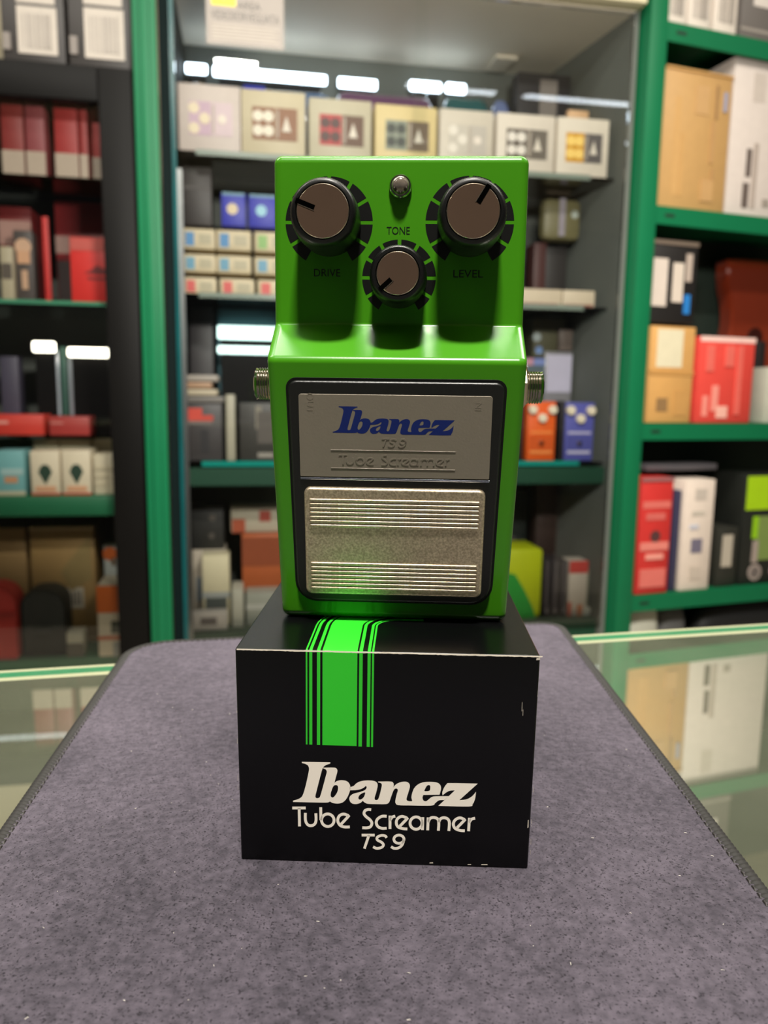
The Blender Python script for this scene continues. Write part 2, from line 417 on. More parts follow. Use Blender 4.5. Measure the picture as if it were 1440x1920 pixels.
# ------------------------------------------------------------------ product box
BX, BY, BYAW = 1.196 * MM, 191.18 * MM, -0.03198
BW, BH, BD = 78.9, 59.5, 128.0
pbox = thing('product_box', 'black glossy carton with green racing stripes standing on the grey mat', 'box', (BX, BY, 0), BYAW)
M_black = mat('gloss_black_card', (5, 5, 6), 0.26, var=0.2, scale=60, bump=0.05, bscale=90, spec=0.3)
bm = bmesh.new(); bmesh.ops.create_cube(bm, size=1)
for v in bm.verts:
    x, y, z = v.co
    wdt = BW + (1.2 if y > 0 else 0) - (1.6 if z < 0 else 0)
    v.co = Vector((x * wdt * MM, (y + 0.5) * BD * MM, (z + 0.5) * BH * MM))
bmesh.ops.bevel(bm, geom=bm.edges[:], offset=0.55 * MM, segments=3, affect='EDGES', profile=0.5)
flat_normals(from_bm('carton', bm, M_black, pbox, smooth=True, angle=80))
M_gstr = mat('stripe_green', (48, 200, 44), 0.35, var=0.03)
STR = [(-20.98, -20.55), (-20.07, -19.28), (-18.06, -17.21), (-16.61, -7.57), (-7.08, -6.18), (-4.91, -4.12), (-3.76, -3.25)]
for a, b in STR:
    bot = 33.6 + (a + 20.98) * -0.012
    V = [(a, -0.06, bot), (b, -0.06, bot), (b, -0.06, BH - 0.55), (a, -0.06, BH - 0.55),
         (b, 0.05, BH - 0.15), (a, 0.05, BH - 0.15), (b, 0.6, BH + 0.06), (a, 0.6, BH + 0.06)]
    F = [(0, 1, 2, 3), (3, 2, 4, 5), (5, 4, 6, 7)]
    # on the top the stripe runs back and then sweeps to the right
    yb, cxr = 22.0, 3.0; prev = (7, 6)
    rows = [(a, yb, b, yb)]
    for k in range(1, 13):
        t = math.pi / 2 * k / 12; ra, rb = cxr - a, cxr - b
        rows.append((cxr - ra * math.cos(t), yb + ra * math.sin(t), cxr - rb * math.cos(t), yb + rb * math.sin(t)))
    rows.append((10.0, yb + cxr - a, 10.0, yb + cxr - b))
    for xa, ya, xb, yb2 in rows:
        V += [(xa, ya, BH + 0.06), (xb, yb2, BH + 0.06)]; F.append((prev[0], prev[1], len(V) - 1, len(V) - 2)); prev = (len(V) - 2, len(V) - 1)
    s = mesh('stripe', V, F, M_gstr, pbox, scale=MM); s['label'] = 'bright green printed stripe'
M_print = mat('cream_print', (246, 238, 224), 0.45, var=0.02)
def on_box(a): return lambda x, y: ((a[0][0] * x + a[0][1] * y + a[0][2]) * MM, -0.07 * MM, (a[1][0] * x + a[1][1] * y + a[1][2]) * MM)
AL = [[0.035352, 0.00053, -25.772476], [0.001138, -0.037721, 29.785864]]
AS = [[0.035662, 0.000539, -25.826815], [0.001226, -0.038389, 17.679105]]
logo().build('maker_logo', on_box(AL), M_print, pbox)
word(SUB, 21).build('model_lettering', on_box(AS), M_print, pbox)
word(TS9, 20).build('model_number', on_box(AS), M_print, pbox)
# white scuffs where the card is worn through, plus a painted edge highlight
M_scuff_glint = mat('scuffed_card', (205, 196, 180), 0.8)
V, F = [], []
def scuff(x, y, z, l, wd, vert=False):
    o0 = len(V)
    if vert: q = [(x - wd, y, z - l), (x + wd, y, z - l * .8), (x + wd * .6, y, z + l), (x - wd * .7, y, z + l * .9)]
    else: q = [(x - l, y, z - wd), (x + l, y, z - wd * .7), (x + l * .9, y, z + wd), (x - l * .8, y, z + wd * .6)]
    V.extend(q); F.append(tuple(o0 + i for i in range(4)))
for k in range(79):                                  # worn front edge of the lid, its bright highlight painted in cream
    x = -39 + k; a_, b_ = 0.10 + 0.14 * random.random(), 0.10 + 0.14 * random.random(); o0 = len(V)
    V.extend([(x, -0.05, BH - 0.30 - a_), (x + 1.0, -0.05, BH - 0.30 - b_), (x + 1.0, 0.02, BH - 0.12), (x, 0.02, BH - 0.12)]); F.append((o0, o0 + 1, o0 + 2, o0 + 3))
for k in range(14):
    scuff(random.uniform(-38.6, 38.4), -0.03 if k % 2 else 0.1, BH - (0.45 if k % 2 else 0.1), random.uniform(0.2, 1.6), random.uniform(0.05, 0.13))
for k in range(16): scuff(random.choice((-39.25, 39.2)), 0.25, random.uniform(3, 58), random.uniform(0.2, 1.0), 0.05, True)
scuff(35.3, -0.06, 45.6, 1.3, 0.06, True); scuff(35.6, -0.06, 44.0, 0.9, 0.05, True); scuff(38.2, -0.06, 13, 1.2, 0.15, True); scuff(38.9, -0.03, 58.6, 0.5, 0.4)
scuff(12.8, -0.06, 0.9, 0.5, 0.2); scuff(27, -0.06, 0.9, 0.9, 0.16); scuff(23.0, -0.06, 0.8, 0.5, 0.12)
mesh('scuff_marks', V, F, M_scuff_glint, pbox, scale=MM)

# ------------------------------------------------------------------ effects pedal
PX, PY, PZ, PYAW = 2.656 * MM, 208.98 * MM, BH * MM, -0.04467
TK, TB, PL, PWB, ZK, ZS, PBK = 12.4, 10.84, 130.36, 66.2, 84.9, 74.8, 46.0
pedal = thing('effects_pedal', 'green metal overdrive pedal with three black knobs standing upright on the black carton', 'guitar pedal', (PX, PY, PZ + 0.0001), PYAW)
def green_paint():
    M = mat('green_enamel', (66, 140, 20), 0.25, var=0.04, scale=25, bump=0.03, bscale=500, coat=0.2, spec=0.4)
    return M
M_green = green_paint()
def fillet(a, p, b, r, seg=7):
    a, p, b = Vector(a), Vector(p), Vector(b); da = (a - p).normalized(); db = (b - p).normalized(); ang = da.angle(db)
    d = r / math.tan(ang / 2); c = p + (da + db).normalized() * (r / math.sin(ang / 2)); s0 = p + da * d; e0 = p + db * d
    a0 = math.atan2(s0.y - c.y, s0.x - c.x); a1 = math.atan2(e0.y - c.y, e0.x - c.x)
    while a1 - a0 > math.pi: a1 -= 2 * math.pi
    while a1 - a0 < -math.pi: a1 += 2 * math.pi
    return [(c.x + r * math.cos(a0 + (a1 - a0) * k / seg), c.y + r * math.sin(a0 + (a1 - a0) * k / seg)) for k in range(seg + 1)]
RT = 2.4                                            # rounding of the cast edges
front = [(TB, 0)] + fillet((TB, 0), (0, ZS), (TK, ZK), 2.3) + fillet((0, ZS), (TK, ZK), (TK, PL), 1.3) + [(TK, PL)]
def front_y(z):
    for (ya, za), (yb, zb) in zip(front, front[1:]):
        if za <= z <= zb: return ya + (yb - ya) * (z - za) / max(zb - za, 1e-9)
    return TK
zs_ = [RT * (1 - math.cos(math.pi / 2 * k / 7)) for k in range(8)] + [4, 6, 12, 30, 50, 66, 70] + [z for y, z in front[1:-1]] + [90, 105, 120] + [PL - RT * (1 - math.cos(math.pi / 2 * k / 7)) for k in range(7, -1, -1)]
zs_ = sorted(set(round(z, 4) for z in zs_))
V, F, CS = [], [], 7
for z in zs_:
    d = 0.0
    if z < RT: d = RT - math.sqrt(max(0, RT * RT - (RT - z) ** 2))
    if z > PL - RT: d = RT - math.sqrt(max(0, RT * RT - (z - PL + RT) ** 2))
    hw = 35.0 if z >= ZS else PWB / 2 + (35.0 - PWB / 2) * z / ZS
    rr = max(RT - d, 0.05)
    V += [(x * MM, y * MM, z * MM) for x, y in rrect(-hw + d, front_y(z) + d, hw - d, PBK - d, rr, CS)]
nr = 4 * (CS + 1)
for k in range(len(zs_) - 1):
    for i in range(nr): F.append((k * nr + i, k * nr + (i + 1) % nr, (k + 1) * nr + (i + 1) % nr, (k + 1) * nr + i))
F += [tuple(range(nr))[::-1], tuple((len(zs_) - 1) * nr + i for i in range(nr))]
body = flat_normals(mesh('enclosure', V, F, M_green, pedal, smooth=True, angle=80))
M_blk = mat('black_plastic', (11, 11, 11), 0.38, var=0.1, scale=80, bump=0.15, bscale=900)
M_blkp = mat('black_ink', (6, 7, 6), 0.45, var=0.1, spec=0.25)
boxm('base_plate', (-33 * MM, PBK * MM, 2 * MM), (33 * MM, (PBK + 1.4) * MM, 128 * MM), M_blk, pedal, 0.5 * MM)
FA = math.atan2(TB, ZS)
def on_face(n):      # (x, s along the slope, n outwards) on the foot-switch face, in mm
    return lambda x, s, e=0.0: (x * MM, (TB - s * math.sin(FA) - (n + e) * math.cos(FA)) * MM, (s * math.cos(FA) - (n + e) * math.sin(FA)) * MM)
def face_slab(name, x0, s0, x1, s1, r, base, h, b, material, parent, taper=None):
    V, F = slab_data(x0, s0, x1, s1, r, h, b, base, taper=taper); f = on_face(0)
    return flat_normals(mesh(name, [f(x, y, z) for x, y, z in V], F, material, parent, smooth=True, angle=60))
tp = lambda s: 1.0 - 0.045 * (70 - s) / 64
face_slab('frame_groove', -29.9, 5.4, 29.9, 70.6, [6.4, 6.4, 3, 3], -0.3, 0.38, 0.05, M_blkp, pedal, tp)
frame = face_slab('treadle_frame', -29.2, 6.1, 29.2, 69.9, [6, 6, 2.4, 2.4], 0.0, 1.3, 0.8, M_blk, pedal, tp)
M_plate = mat('grey_nameplate', (134, 125, 112), 0.42, var=0.03, scale=300, bump=0.06, bscale=1500, metal=0.25)
plate = face_slab('nameplate', -26.2, 43.5, 26.0, 66.4, [0.3, 0.3, 0.8, 0.8], 1.0, 0.75, 0.12, M_plate, pedal)
M_glint = mat('bright_bar', (150, 155, 170), 0.2, metal=0.9)
face_slab('hinge_bar', -26.2, 42.6, 26.2, 43.3, 0.1, 1.0, 0.75, 0.3, M_glint, pedal)  # metal bar put in for the glint along the nameplate's lower edge
PN = 1.77
f0 = on_face(PN)
AP = [[0.026308, 0.00026, -19.187679], [0.00044, -0.026659, 64.812914]]
# logo grid -> plate: end points measured on the nameplate
def on_plate(x, y):
    u = (x - 33) / (1420 - 33); s = 56.0 + (332 - (y - 0.0299 * (x - 33) * 0.75)) / 300 * 7.15
    return f0(-17.0 + u * 33.1, s - 0.15 * u)
lg = logo().build('blue_logo', on_plate, mat('logo_blue', (4, 30, 104), 0.35, var=0.03), plate)
f1 = on_face(PN - 0.02)
def raised(flat, name, fn):
    V = []; 
    for x, y in flat.V: V.append(fn(x, y, 0.10))
    n0 = len(V)
    for x, y in flat.V: V.append(fn(x, y, -0.02))
    F = list(flat.F)
    ed = {}
    for f in flat.F:
        for i in range(len(f)):
            e = (f[i], f[(i + 1) % len(f)]); kx = tuple(sorted(e)); ed[kx] = ed.get(kx, []) + [e]
    for kx, es in ed.items():
        if len(es) == 1: a, b = es[0]; F.append((a, b, b + n0, a + n0))
    return mesh(name, V, F, M_plate, plate)
raised(word(SUB, 19), 'embossed_model_name', lambda x, y, e: f1(-15.4 + (x - 32) / 1367 * 30.4, 50.0 - (y - 45 - 0.032 * (x - 32)) * 0.0195, e))
raised(word(TS9, 19), 'embossed_model_number', lambda x, y, e: f1(-3.6 + (x - 552) / 320 * 6.6, 54.6 - (y - 255) * 0.0215, e))
for s in (51.15, 46.05):
    face_slab('embossed_rule', -17.6, s - 0.08, 16.6, s + 0.08, 0.02, PN - 0.05, 0.16, 0.05, mat('rule_grey', (140, 131, 121), 0.35, metal=0.3), plate)
def small_text(txt, cx, cs, size, rot, name):
    V, F = text_flat(txt, size); fl = Flat(); fl.add((V, F))
    raised(fl, name, lambda x, y, e: f1(cx + x * math.cos(rot) - (y - size * .35) * math.sin(rot), cs + x * math.sin(rot) + (y - size * .35) * math.cos(rot), e * .35))
small_text('OUT', -23.0, 64.0, 2.6, -math.pi / 2, 'embossed_out'); small_text('IN', 22.2, 63.6, 2.4, math.pi / 2, 'embossed_in')
def gold_metal():
    M = bpy.data.materials.new('champagne_metal'); M.use_nodes = True; nt = M.node_tree; b = nt.nodes['Principled BSDF']
    b.inputs['Metallic'].default_value = 0.85; b.inputs['Roughness'].default_value = 0.42
    tc = nt.nodes.new('ShaderNodeTexCoord'); n1 = nt.nodes.new('ShaderNodeTexNoise'); n1.inputs['Scale'].default_value = 1600; n1.inputs['Detail'].default_value = 2
    nt.links.new(tc.outputs['Object'], n1.inputs['Vector'])
    r = nt.nodes.new('ShaderNodeValToRGB'); r.color_ramp.elements[0].position = 0.35; r.color_ramp.elements[1].position = 0.75
    r.color_ramp.elements[0].color = lin((172, 156, 132)); r.color_ramp.elements[1].color = lin((225, 208, 180))
    nt.links.new(n1.outputs['Fac'], r.inputs[0]); nt.links.new(r.outputs[0], b.inputs['Base Color'])
    bp = nt.nodes.new('ShaderNodeBump'); bp.inputs['Strength'].default_value = 0.35; bp.inputs['Distance'].default_value = 0.0001
    nt.links.new(n1.outputs['Fac'], bp.inputs['Height']); nt.links.new(bp.outputs[0], b.inputs['Normal'])
    return M
M_gold = gold_metal()
foot = face_slab('foot_plate', -25.2, 8.7, 25.2, 40.6, 1.9, 1.0, 1.9, 0.9, M_gold, pedal)
rid = None
for grp in ((29.7, 7), (10.9, 7)):
    for k in range(grp[1]):
        s = grp[0] + k * 1.24
        if rid is None:
            rid = face_slab('ridge', -23.7, -0.42, 23.7, 0.42, 0.35, 2.85, 0.55, 0.38, M_gold, foot); base = rid.data; ob = rid
        else:
            ob = bpy.data.objects.new('ridge', base); link(ob, foot)
        ob.location = (0, -s * math.sin(FA) * MM, s * math.cos(FA) * MM)
# dial marks, knobs, lettering on the control panel
def on_panel(off): return lambda x, z: (x * MM, (TK - off) * MM, z * MM)
RX = Matrix.Rotation(math.radians(90), 4, 'X')    # local +Z -> towards the viewer (-Y)
M_cap = mat('spun_cap', (140, 114, 96), 0.30, metal=0.8, var=0.1, scale=120)
M_capedge = mat('cap_edge', (225, 208, 185), 0.25, metal=1.0)
M_knob = mat('knob_black', (9, 9, 9), 0.36, var=0.1, spec=0.4)
M_slot = mat('slot_black', (4, 4, 4), 0.9, spec=0.0)
def dial(cx, cz, ro, ri):
    V, F = [], []; nseg = 8; gp = 0.5
    for k in range(nseg + 1):
        for r in (ri, ro):
            a0 = math.asin(gp / r); a1 = math.radians(30) - a0; a = a0 + (a1 - a0) * k / nseg
            V.append((r * math.cos(a) * MM, -0.04 * MM, r * math.sin(a) * MM))
        if k: F.append((2 * k - 2, 2 * k - 1, 2 * k + 1, 2 * k))
    first = None
    for q in range(10):
        if first is None: ob = mesh('dial_mark', V, F, M_blkp, body); first = ob.data
        else: ob = link(bpy.data.objects.new('dial_mark', first), body)
        ob.location = (cx * MM, TK * MM, cz * MM); ob.rotation_euler = (0, -math.radians(-60 + 30 * q), 0)
def knob(cx, cz, r, rc, h, ang, lab):
    seg = 140
    V, F = lathe_data([(r * 0.97, 0.05), (r * 0.97, 3), (r * 1.0, h * .45), (r * 0.965, h - 2.4), (r * 0.95, h - 1.2), (r * 0.90, h - .35), (r * .86, h - .05), (rc + .25, h), (rc + .1, h - .35)], seg)
    V = [(x * (1.012 if (i % seg) % 2 and 1 < i // seg < 5 else 1), y * (1.012 if (i % seg) % 2 and 1 < i // seg < 5 else 1), z) for i, (x, y, z) in enumerate(V)]
    ko = flat_normals(mesh('control_knob', V, F, M_knob, pedal, smooth=True, scale=MM, angle=40))
    ko.matrix_local = Matrix.Translation((cx * MM, TK * MM, cz * MM)) @ RX
    ko['label'] = lab
    V, F = lathe_data([(rc, h - .3), (rc, h - .02), (rc - .22, h + .14)], 72); F.pop(0); F = F[:-1] + []
    e = mesh('cap_rim', V, F, M_capedge, ko, smooth=True, scale=MM)
    V, F = lathe_data([(rc - .22, h - .2), (rc - .22, h + .14), (rc * .5, h + .12)], 72)
    mesh('knob_cap', V, F, M_cap, ko, smooth=True, scale=MM, angle=20)
    w = 0.62
    slot = boxm('pointer_slot', (2.3 * MM, -w * MM, (h - 0.2) * MM), ((rc + .6) * MM, w * MM, (h + 0.19) * MM), M_slot, ko)
    slot.rotation_euler = (0, 0, ang)
    ed = boxm('pointer_edge', (2.1 * MM, (w) * MM, (h - 0.1) * MM), ((rc - .2) * MM, (w + .2) * MM, (h + 0.2) * MM), M_capedge, ko); ed.rotation_euler = (0, 0, ang)
    return ko
dial(-19.5, 112.4, 12.1, 8.0); dial(19.2, 112.6, 12.1, 8.0); dial(0.05, 97.7, 10.25, 7.0)
KN = [knob(-19.4, 112.0, 9.0, 6.85, 15.0, math.radians(159), 'left black knob turned to the left'),
      knob(19.2, 112.1, 9.0, 6.85, 15.0, math.radians(59), 'right black knob pointing up right'),
      knob(0.1, 96.9, 7.7, 5.6, 13.5, math.radians(222), 'small middle black knob pointing down left')]
def panel_text(txt, cx, cz, width, hgt):
    V, F = text_flat(txt, 1.0); xs = [v[0] for v in V]; ys = [v[1] for v in V]
    sx = width / (max(xs) - min(xs)); sy = hgt / (max(ys) - min(ys)); mx_ = (max(xs) + min(xs)) / 2; my_ = (max(ys) + min(ys)) / 2
    f = on_panel(0.05)
    mesh('lettering', [f(cx + (x - mx_) * sx, cz + (y - my_) * sy) for x, y in V], F, M_blkp, body)
panel_text('TONE', -0.35, 110.3, 6.4, 2.05); panel_text('DRIVE', -20.0, 98.95, 7.4, 2.05); panel_text('LEVEL', 19.2, 98.95, 8.2, 2.05)
# indicator lamp
M_chrome = mat('chrome', (205, 200, 190), 0.12, metal=1.0, var=0.02)
V, F = lathe_data([(3.1, 0.0), (3.1, 0.8), (2.8, 1.3), (2.45, 1.35)], 40)
lb = mesh('lamp_bezel', V, F, M_chrome, pedal, smooth=True, scale=MM, angle=30); lb.matrix_local = Matrix.Translation((0.1 * MM, TK * MM, 121.8 * MM)) @ RX
V, F = lathe_data([(2.5, 1.0), (2.45, 1.5), (2.25, 2.1), (1.75, 2.6), (0.9, 2.95), (0.05, 3.0)], 32)
mesh('lamp_lens', V, F, mat('smoky_lens', (150, 138, 126), 0.08, metal=0.55, var=0.5, scale=900, coat=1.0), lb, smooth=True, scale=MM)
# jack sockets on the two sides
def jack(sx):
    Rm = Matrix.Rotation(math.radians(90 * sx), 4, 'Y')
    base = Matrix.Translation((sx * 34.9 * MM, 23.0 * MM, 68.3 * MM)) @ Rm
    prof = [(4.3, 0.0)]
    for k in range(6): prof += [(4.85, 2.6 + k * 0.75), (4.4, 2.95 + k * 0.75)]
    prof += [(4.7, 7.3), (4.2, 7.6), (3.2, 7.6), (3.15, 3.0)]
    V, F = lathe_data(prof, 40); j = mesh('jack_socket', V, F, M_chrome, pedal, smooth=True, scale=MM, angle=20); j.matrix_local = base
    V, F = lathe_data([(7.2, 0.0), (7.2, 0.7), (4.6, 0.7)], 40); mesh('jack_washer', V, F, M_blk, j, scale=MM)
    V, F = lathe_data([(6.6, 0.7), (6.6, 2.3), (6.1, 2.75), (4.5, 2.75)], 6); nu = mesh('jack_nut', V, F, mat('nickel', (206, 188, 160), 0.28, metal=1.0, var=0.03), j, scale=MM); nu.rotation_euler = (0, 0, 0.35)
jack(-1); jack(1)

# ------------------------------------------------------------------ shelving: left cabinet, middle cabinet, right rack
M_grn = mat('green_shelf_steel', (18, 104, 66), 0.42, spec=0.2, var=0.06, scale=12)
M_dgrn = mat('green_shelf_steel_deep', (20, 104, 66), 0.5, var=0.06, scale=12)
M_blkmet = mat('black_frame_metal', (12, 11, 10), 0.5, var=0.1, spec=0.12)
M_clear = glass_mat('clear_pane', (0.985, 0.992, 0.99), 1.5, 0.9)
M_shelfglass = glass_mat('shelf_glass', (0.90, 0.95, 0.93), 1.5, 1.0)
M_teal = mat('glass_edge_teal', (24, 142, 128), 0.15, var=0.15, coat=0.6)
M_under = mat('cabinet_lining', (222, 212, 192), 0.7, var=0.05, scale=8)
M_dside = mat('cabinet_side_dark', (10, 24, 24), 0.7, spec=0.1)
M_backp = mat('cabinet_back', (96, 100, 94), 0.7, var=0.15, scale=9)

SLANT = 0.160                                       # the right end of the middle cabinet follows the turned rack beside it
def part(fr_o, name, lo, hi, material, bevel=0.0): return boxm(name, lo, hi, material, fr_o, bevel)
def mpart(fr_o, name, lo, hi, material, bevel=0.0):
    o = boxm(name, lo, hi, material, fr_o, bevel)
    for v in o.data.vertices:
        if v.co.x > 0.40: v.co.x -= SLANT * v.co.y
    return o
def rack(name, label, cat, fr, u, z=FLOOR_Z): return thing(name, label, cat, fr.pt(u, 0, z), fr.yaw)
Z0 = FLOOR_Z
# green post between the two cabinets
po = rack('shelf_post', 'upright green steel post left of the glass cabinet', 'post', WA, -0.568)
boxm('post_face', (-0.026, -0.03, 0), (0.026, -0.022, 2.6), M_grn, po, 0.001); boxm('post_flange', (-0.026, -0.022, 0), (-0.020, 0.03, 2.6), M_grn, po)
boxm('post_web', (-0.010, -0.036, 0), (0.010, -0.030, 2.6), M_grn, po, 0.002)
# ---- left black cabinet
lc = rack('black_display_cabinet', 'black framed glass cabinet left of the green post', 'cabinet', WA, -0.90)
TOPZ = 0.853
def Lz(z): return z - Z0
part(lc, 'side_frame', (0.225, -0.02, 0), (0.300, 0.01, Lz(TOPZ)), M_blkmet, 0.004)
part(lc, 'side_frame', (-0.42, -0.02, 0), (-0.36, 0.01, Lz(TOPZ)), M_blkmet, 0.004)
part(lc, 'top_frame', (-0.36, -0.02, Lz(TOPZ - 0.075)), (0.225, 0.01, Lz(TOPZ)), M_blkmet, 0.004)
part(lc, 'side_panel', (0.285, 0.01, 0), (0.297, 0.42, Lz(TOPZ)), M_backp)
part(lc, 'side_panel', (-0.42, 0.01, 0), (-0.408, 0.42, Lz(TOPZ)), M_backp)
part(lc, 'top_panel', (-0.408, 0.01, Lz(TOPZ - 0.02)), (0.285, 0.42, Lz(TOPZ)), M_blkmet)
part(lc, 'back_panel', (-0.42, 0.42, 0), (0.297, 0.43, Lz(TOPZ)), M_backp)
part(lc, 'glass_door', (-0.36, -0.004, Lz(-0.56)), (0.225, 0.002, Lz(TOPZ - 0.075)), M_clear)
sh = part(lc, 'glass_shelf', (-0.408, 0.03, Lz(0.332)), (0.285, 0.41, Lz(0.338)), M_shelfglass)
boxm('shelf_edge', (-0.35, 0.022, Lz(0.331)), (0.285, 0.0295, Lz(0.340)), mat('pale_glass_edge', (74, 142, 110), 0.2, coat=0.5), sh)
for z in (-0.130, -0.548):
    s = part(lc, 'metal_shelf', (-0.408, 0.03, Lz(z - 0.05)), (0.285, 0.41, Lz(z)), M_dgrn, 0.003)
sh2 = part(lc, 'glass_shelf', (-0.408, 0.04, Lz(0.620)), (0.285, 0.41, Lz(0.626)), M_shelfglass)
sh3 = part(lc, 'glass_shelf', (-0.408, 0.10, Lz(0.009)), (0.285, 0.41, Lz(0.015)), M_shelfglass)
# ---- middle glass cabinet
mc = rack('glass_display_cabinet', 'tall glass-fronted cabinet behind the green pedal', 'cabinet', WA, 0.06)
U0, U1 = -0.585, 0.578
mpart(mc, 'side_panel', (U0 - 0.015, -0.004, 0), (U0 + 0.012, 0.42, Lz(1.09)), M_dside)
mpart(mc, 'side_panel', (U1 - 0.012, 0.0, 0), (U1, 0.42, Lz(1.10)), M_backp)
mpart(mc, 'back_panel', (U0, 0.42, 0), (U1, 0.43, Lz(1.10)), M_backp)
mpart(mc, 'top_panel', (U0, 0.0, Lz(1.092)), (U1, 0.43, Lz(1.11)), M_under)
mpart(mc, 'inner_cover', (0.30, 0.30, Lz(1.082)), (0.41, 0.39, Lz(1.0915)), M_under)
mpart(mc, 'glass_door', (U0 + 0.02, -0.012, Lz(-0.50)), (0.03, -0.006, Lz(1.085)), M_clear)
mpart(mc, 'glass_door', (0.0, -0.004, Lz(-0.50)), (U1 - 0.016, 0.002, Lz(1.085)), M_clear)
o = mpart(mc, 'pane_edge', (U0 + 0.009, -0.014, Lz(-0.50)), (U0 + 0.0195, -0.004, Lz(1.085)), mat('deep_teal_edge', (14, 74, 76), 0.2, var=0.5, scale=7, coat=0.5)); o['label'] = 'teal polished edge of the glass door'
mpart(mc, 'door_channel', (U0 + 0.0125, 0.0, Lz(-0.50)), (U0 + 0.030, 0.012, Lz(0.65)), mat('aluminium', (150, 152, 152), 0.3, metal=0.9))
for z, w0, m_edge in ((0.706, 0.05, M_shelfglass), (0.372, 0.05, M_shelfglass), (-0.046, 0.03, M_teal)):
    s = mpart(mc, 'glass_shelf', (U0 + 0.013, w0, Lz(z - 0.008)), (U1 - 0.013, 0.41, Lz(z)), M_shelfglass)
    boxm('shelf_edge', (U0 + 0.06, w0 - 0.006, Lz(z - 0.010)), (U1 - 0.09, w0 - 0.0005, Lz(z + 0.003)), M_teal if m_edge is M_teal else mat('grey_glass_edge', (128, 140, 128), 0.25, coat=0.4), s)
mpart(mc, 'shelf_lip', (U0 + 0.013, 0.02, Lz(-0.105)), (U1 - 0.013, 0.04, Lz(-0.060)), mat('dark_green_steel', (14, 62, 42), 0.5))
mpart(mc, 'base_shelf', (U0 + 0.013, 0.02, Lz(-0.545)), (U1 - 0.013, 0.41, Lz(-0.492)), mat('dark_green_steel', (14, 62, 42), 0.5))
# ---- lit fascia over the middle cabinet
fa = thing('sign_fascia', 'lime green shop sign board above the glass cabinet', 'sign', WA.pt(0.06, -0.02, 1.112), WA.yaw)
boxm('sign_board', (-0.585, -0.02, 0.012), (0.575, 0.018, 0.26), mat('lime_sign', (150, 226, 24), 0.35, var=0.03), fa)
boxm('lower_trim', (-0.585, -0.024, -0.018), (0.575, 0.018, 0.012), mat('cream_trim', (216, 206, 172), 0.5), fa, 0.002)
for k in range(22):
    x = 0.12 + k * 0.021 + random.uniform(-.004, .004); h_ = random.uniform(0.02, 0.05)
    o = boxm('sign_glyph', (x, -0.0215, 0.040), (x + random.uniform(.006, .014), -0.0202, 0.040 + h_), mat('sign_grey', (176, 196, 170), 0.5), fa)
# ---- surveillance notice stuck on the glass
def look(fr, x0, y0, x1, y1, w):
    xm, ym = (x0 + x1) / 2, (y0 + y1) / 2
    return fr.see(x0, ym, w)[0], fr.see(x1, ym, w)[0], fr.see(xm, y1, w)[1], fr.see(xm, y0, w)[1]
u0, u1, z0, z1 = look(WA, 386, -60, 532, 88, -0.016)
sg = thing('surveillance_notice', 'white video surveillance notice with a yellow square on the cabinet glass', 'sign', WA.pt((u0 + u1) / 2, -0.0165, z0), WA.yaw)
SW, SH = u1 - u0, z1 - z0
boxm('notice_card', (-SW / 2, 0, 0), (SW / 2, 0.0012, SH), mat('notice_white', (146, 137, 129), 0.45), sg)
bx_ = boxm('yellow_square', (-SW * .43, -0.0008, SH * .50), (-SW * .12, 0.0, SH * .95), mat('notice_yellow', (238, 208, 10), 0.4), sg)
M_ink = mat('notice_ink', (92, 88, 84), 0.5)
def notice_text(txt, cx, cz, wid, hgt):
    V, F = text_flat(txt, 1.0); xs = [v[0] for v in V]; ys = [v[1] for v in V]
    mesh('notice_lettering', [(cx + ((x - (max(xs) + min(xs)) / 2) / (max(xs) - min(xs))) * wid, -0.0006, cz + (y - min(ys)) / (max(ys) - min(ys)) * hgt) for x, y in V], F, M_ink, sg)
notice_text('AREA', SW * .05, SH * .475, SW * .30, SH * .10); notice_text('VIDEOSORVEGLIATA', 0, SH * .325, SW * .88, SH * .11)
for k in range(5): boxm('small_print', (-SW * .43, -0.0005, SH * (.075 + k * .042)), (SW * (.43 - .05 * (k % 2)), 0, SH * (.092 + k * .042)), mat('notice_grey', (176, 166, 154), 0.5), sg)
# camera pictogram
boxm('camera_symbol', (-SW * .36, -0.0012, SH * .66), (-SW * .20, -0.0008, SH * .76), M_ink, sg); boxm('camera_symbol', (-SW * .30, -0.0012, SH * .57), (-SW * .25, -0.0008, SH * .66), M_ink, sg)

# ---- right rack
rk = rack('green_shelf_rack', 'green steel shelving rack on the right with stacked cartons', 'shelving', WB, 0.0)
RW = 1.15
def post(x, y, mt):
    p = boxm('post', (x - 0.026, y, 0), (x + 0.026, y + 0.006, 2.55), mt, rk, 0.001); boxm('post_flange', (x - 0.026, y + 0.006, 0), (x - 0.020, y + 0.05, 2.55), mt, p); return p
post(0.0, -0.025, M_grn); post(0.0, 0.24, M_grn); post(RW, -0.025, M_grn); post(RW, 0.24, M_grn)
RS = {}
for key, (x, y) in dict(top=(1262, 42), up=(1262, 398), mid=(1262, 794), low=(1262, 1112), bot=(1262, 1195)).items():
    RS[key] = WB.see(x, y, -0.02)[1]
RS['up'] = WB.see(1300, 393, -0.02)[1]; RS['bot'] = RS['low'] - 0.36
for key, z in RS.items():
    s = boxm('shelf_board', (0.0, -0.018, Lz(z) - 0.004), (RW, 0.292, Lz(z)), M_grn, rk)
    boxm('shelf_lip', (0.027, -0.022, Lz(z) - 0.045), (RW - 0.027, -0.018, Lz(z) + 0.0005), M_grn, s)
    boxm('lip_slot', (0.055, -0.0228, Lz(z) - 0.026), (0.085, -0.0221, Lz(z) - 0.018), mat('slot_dark', (16, 40, 28), 0.6), s)
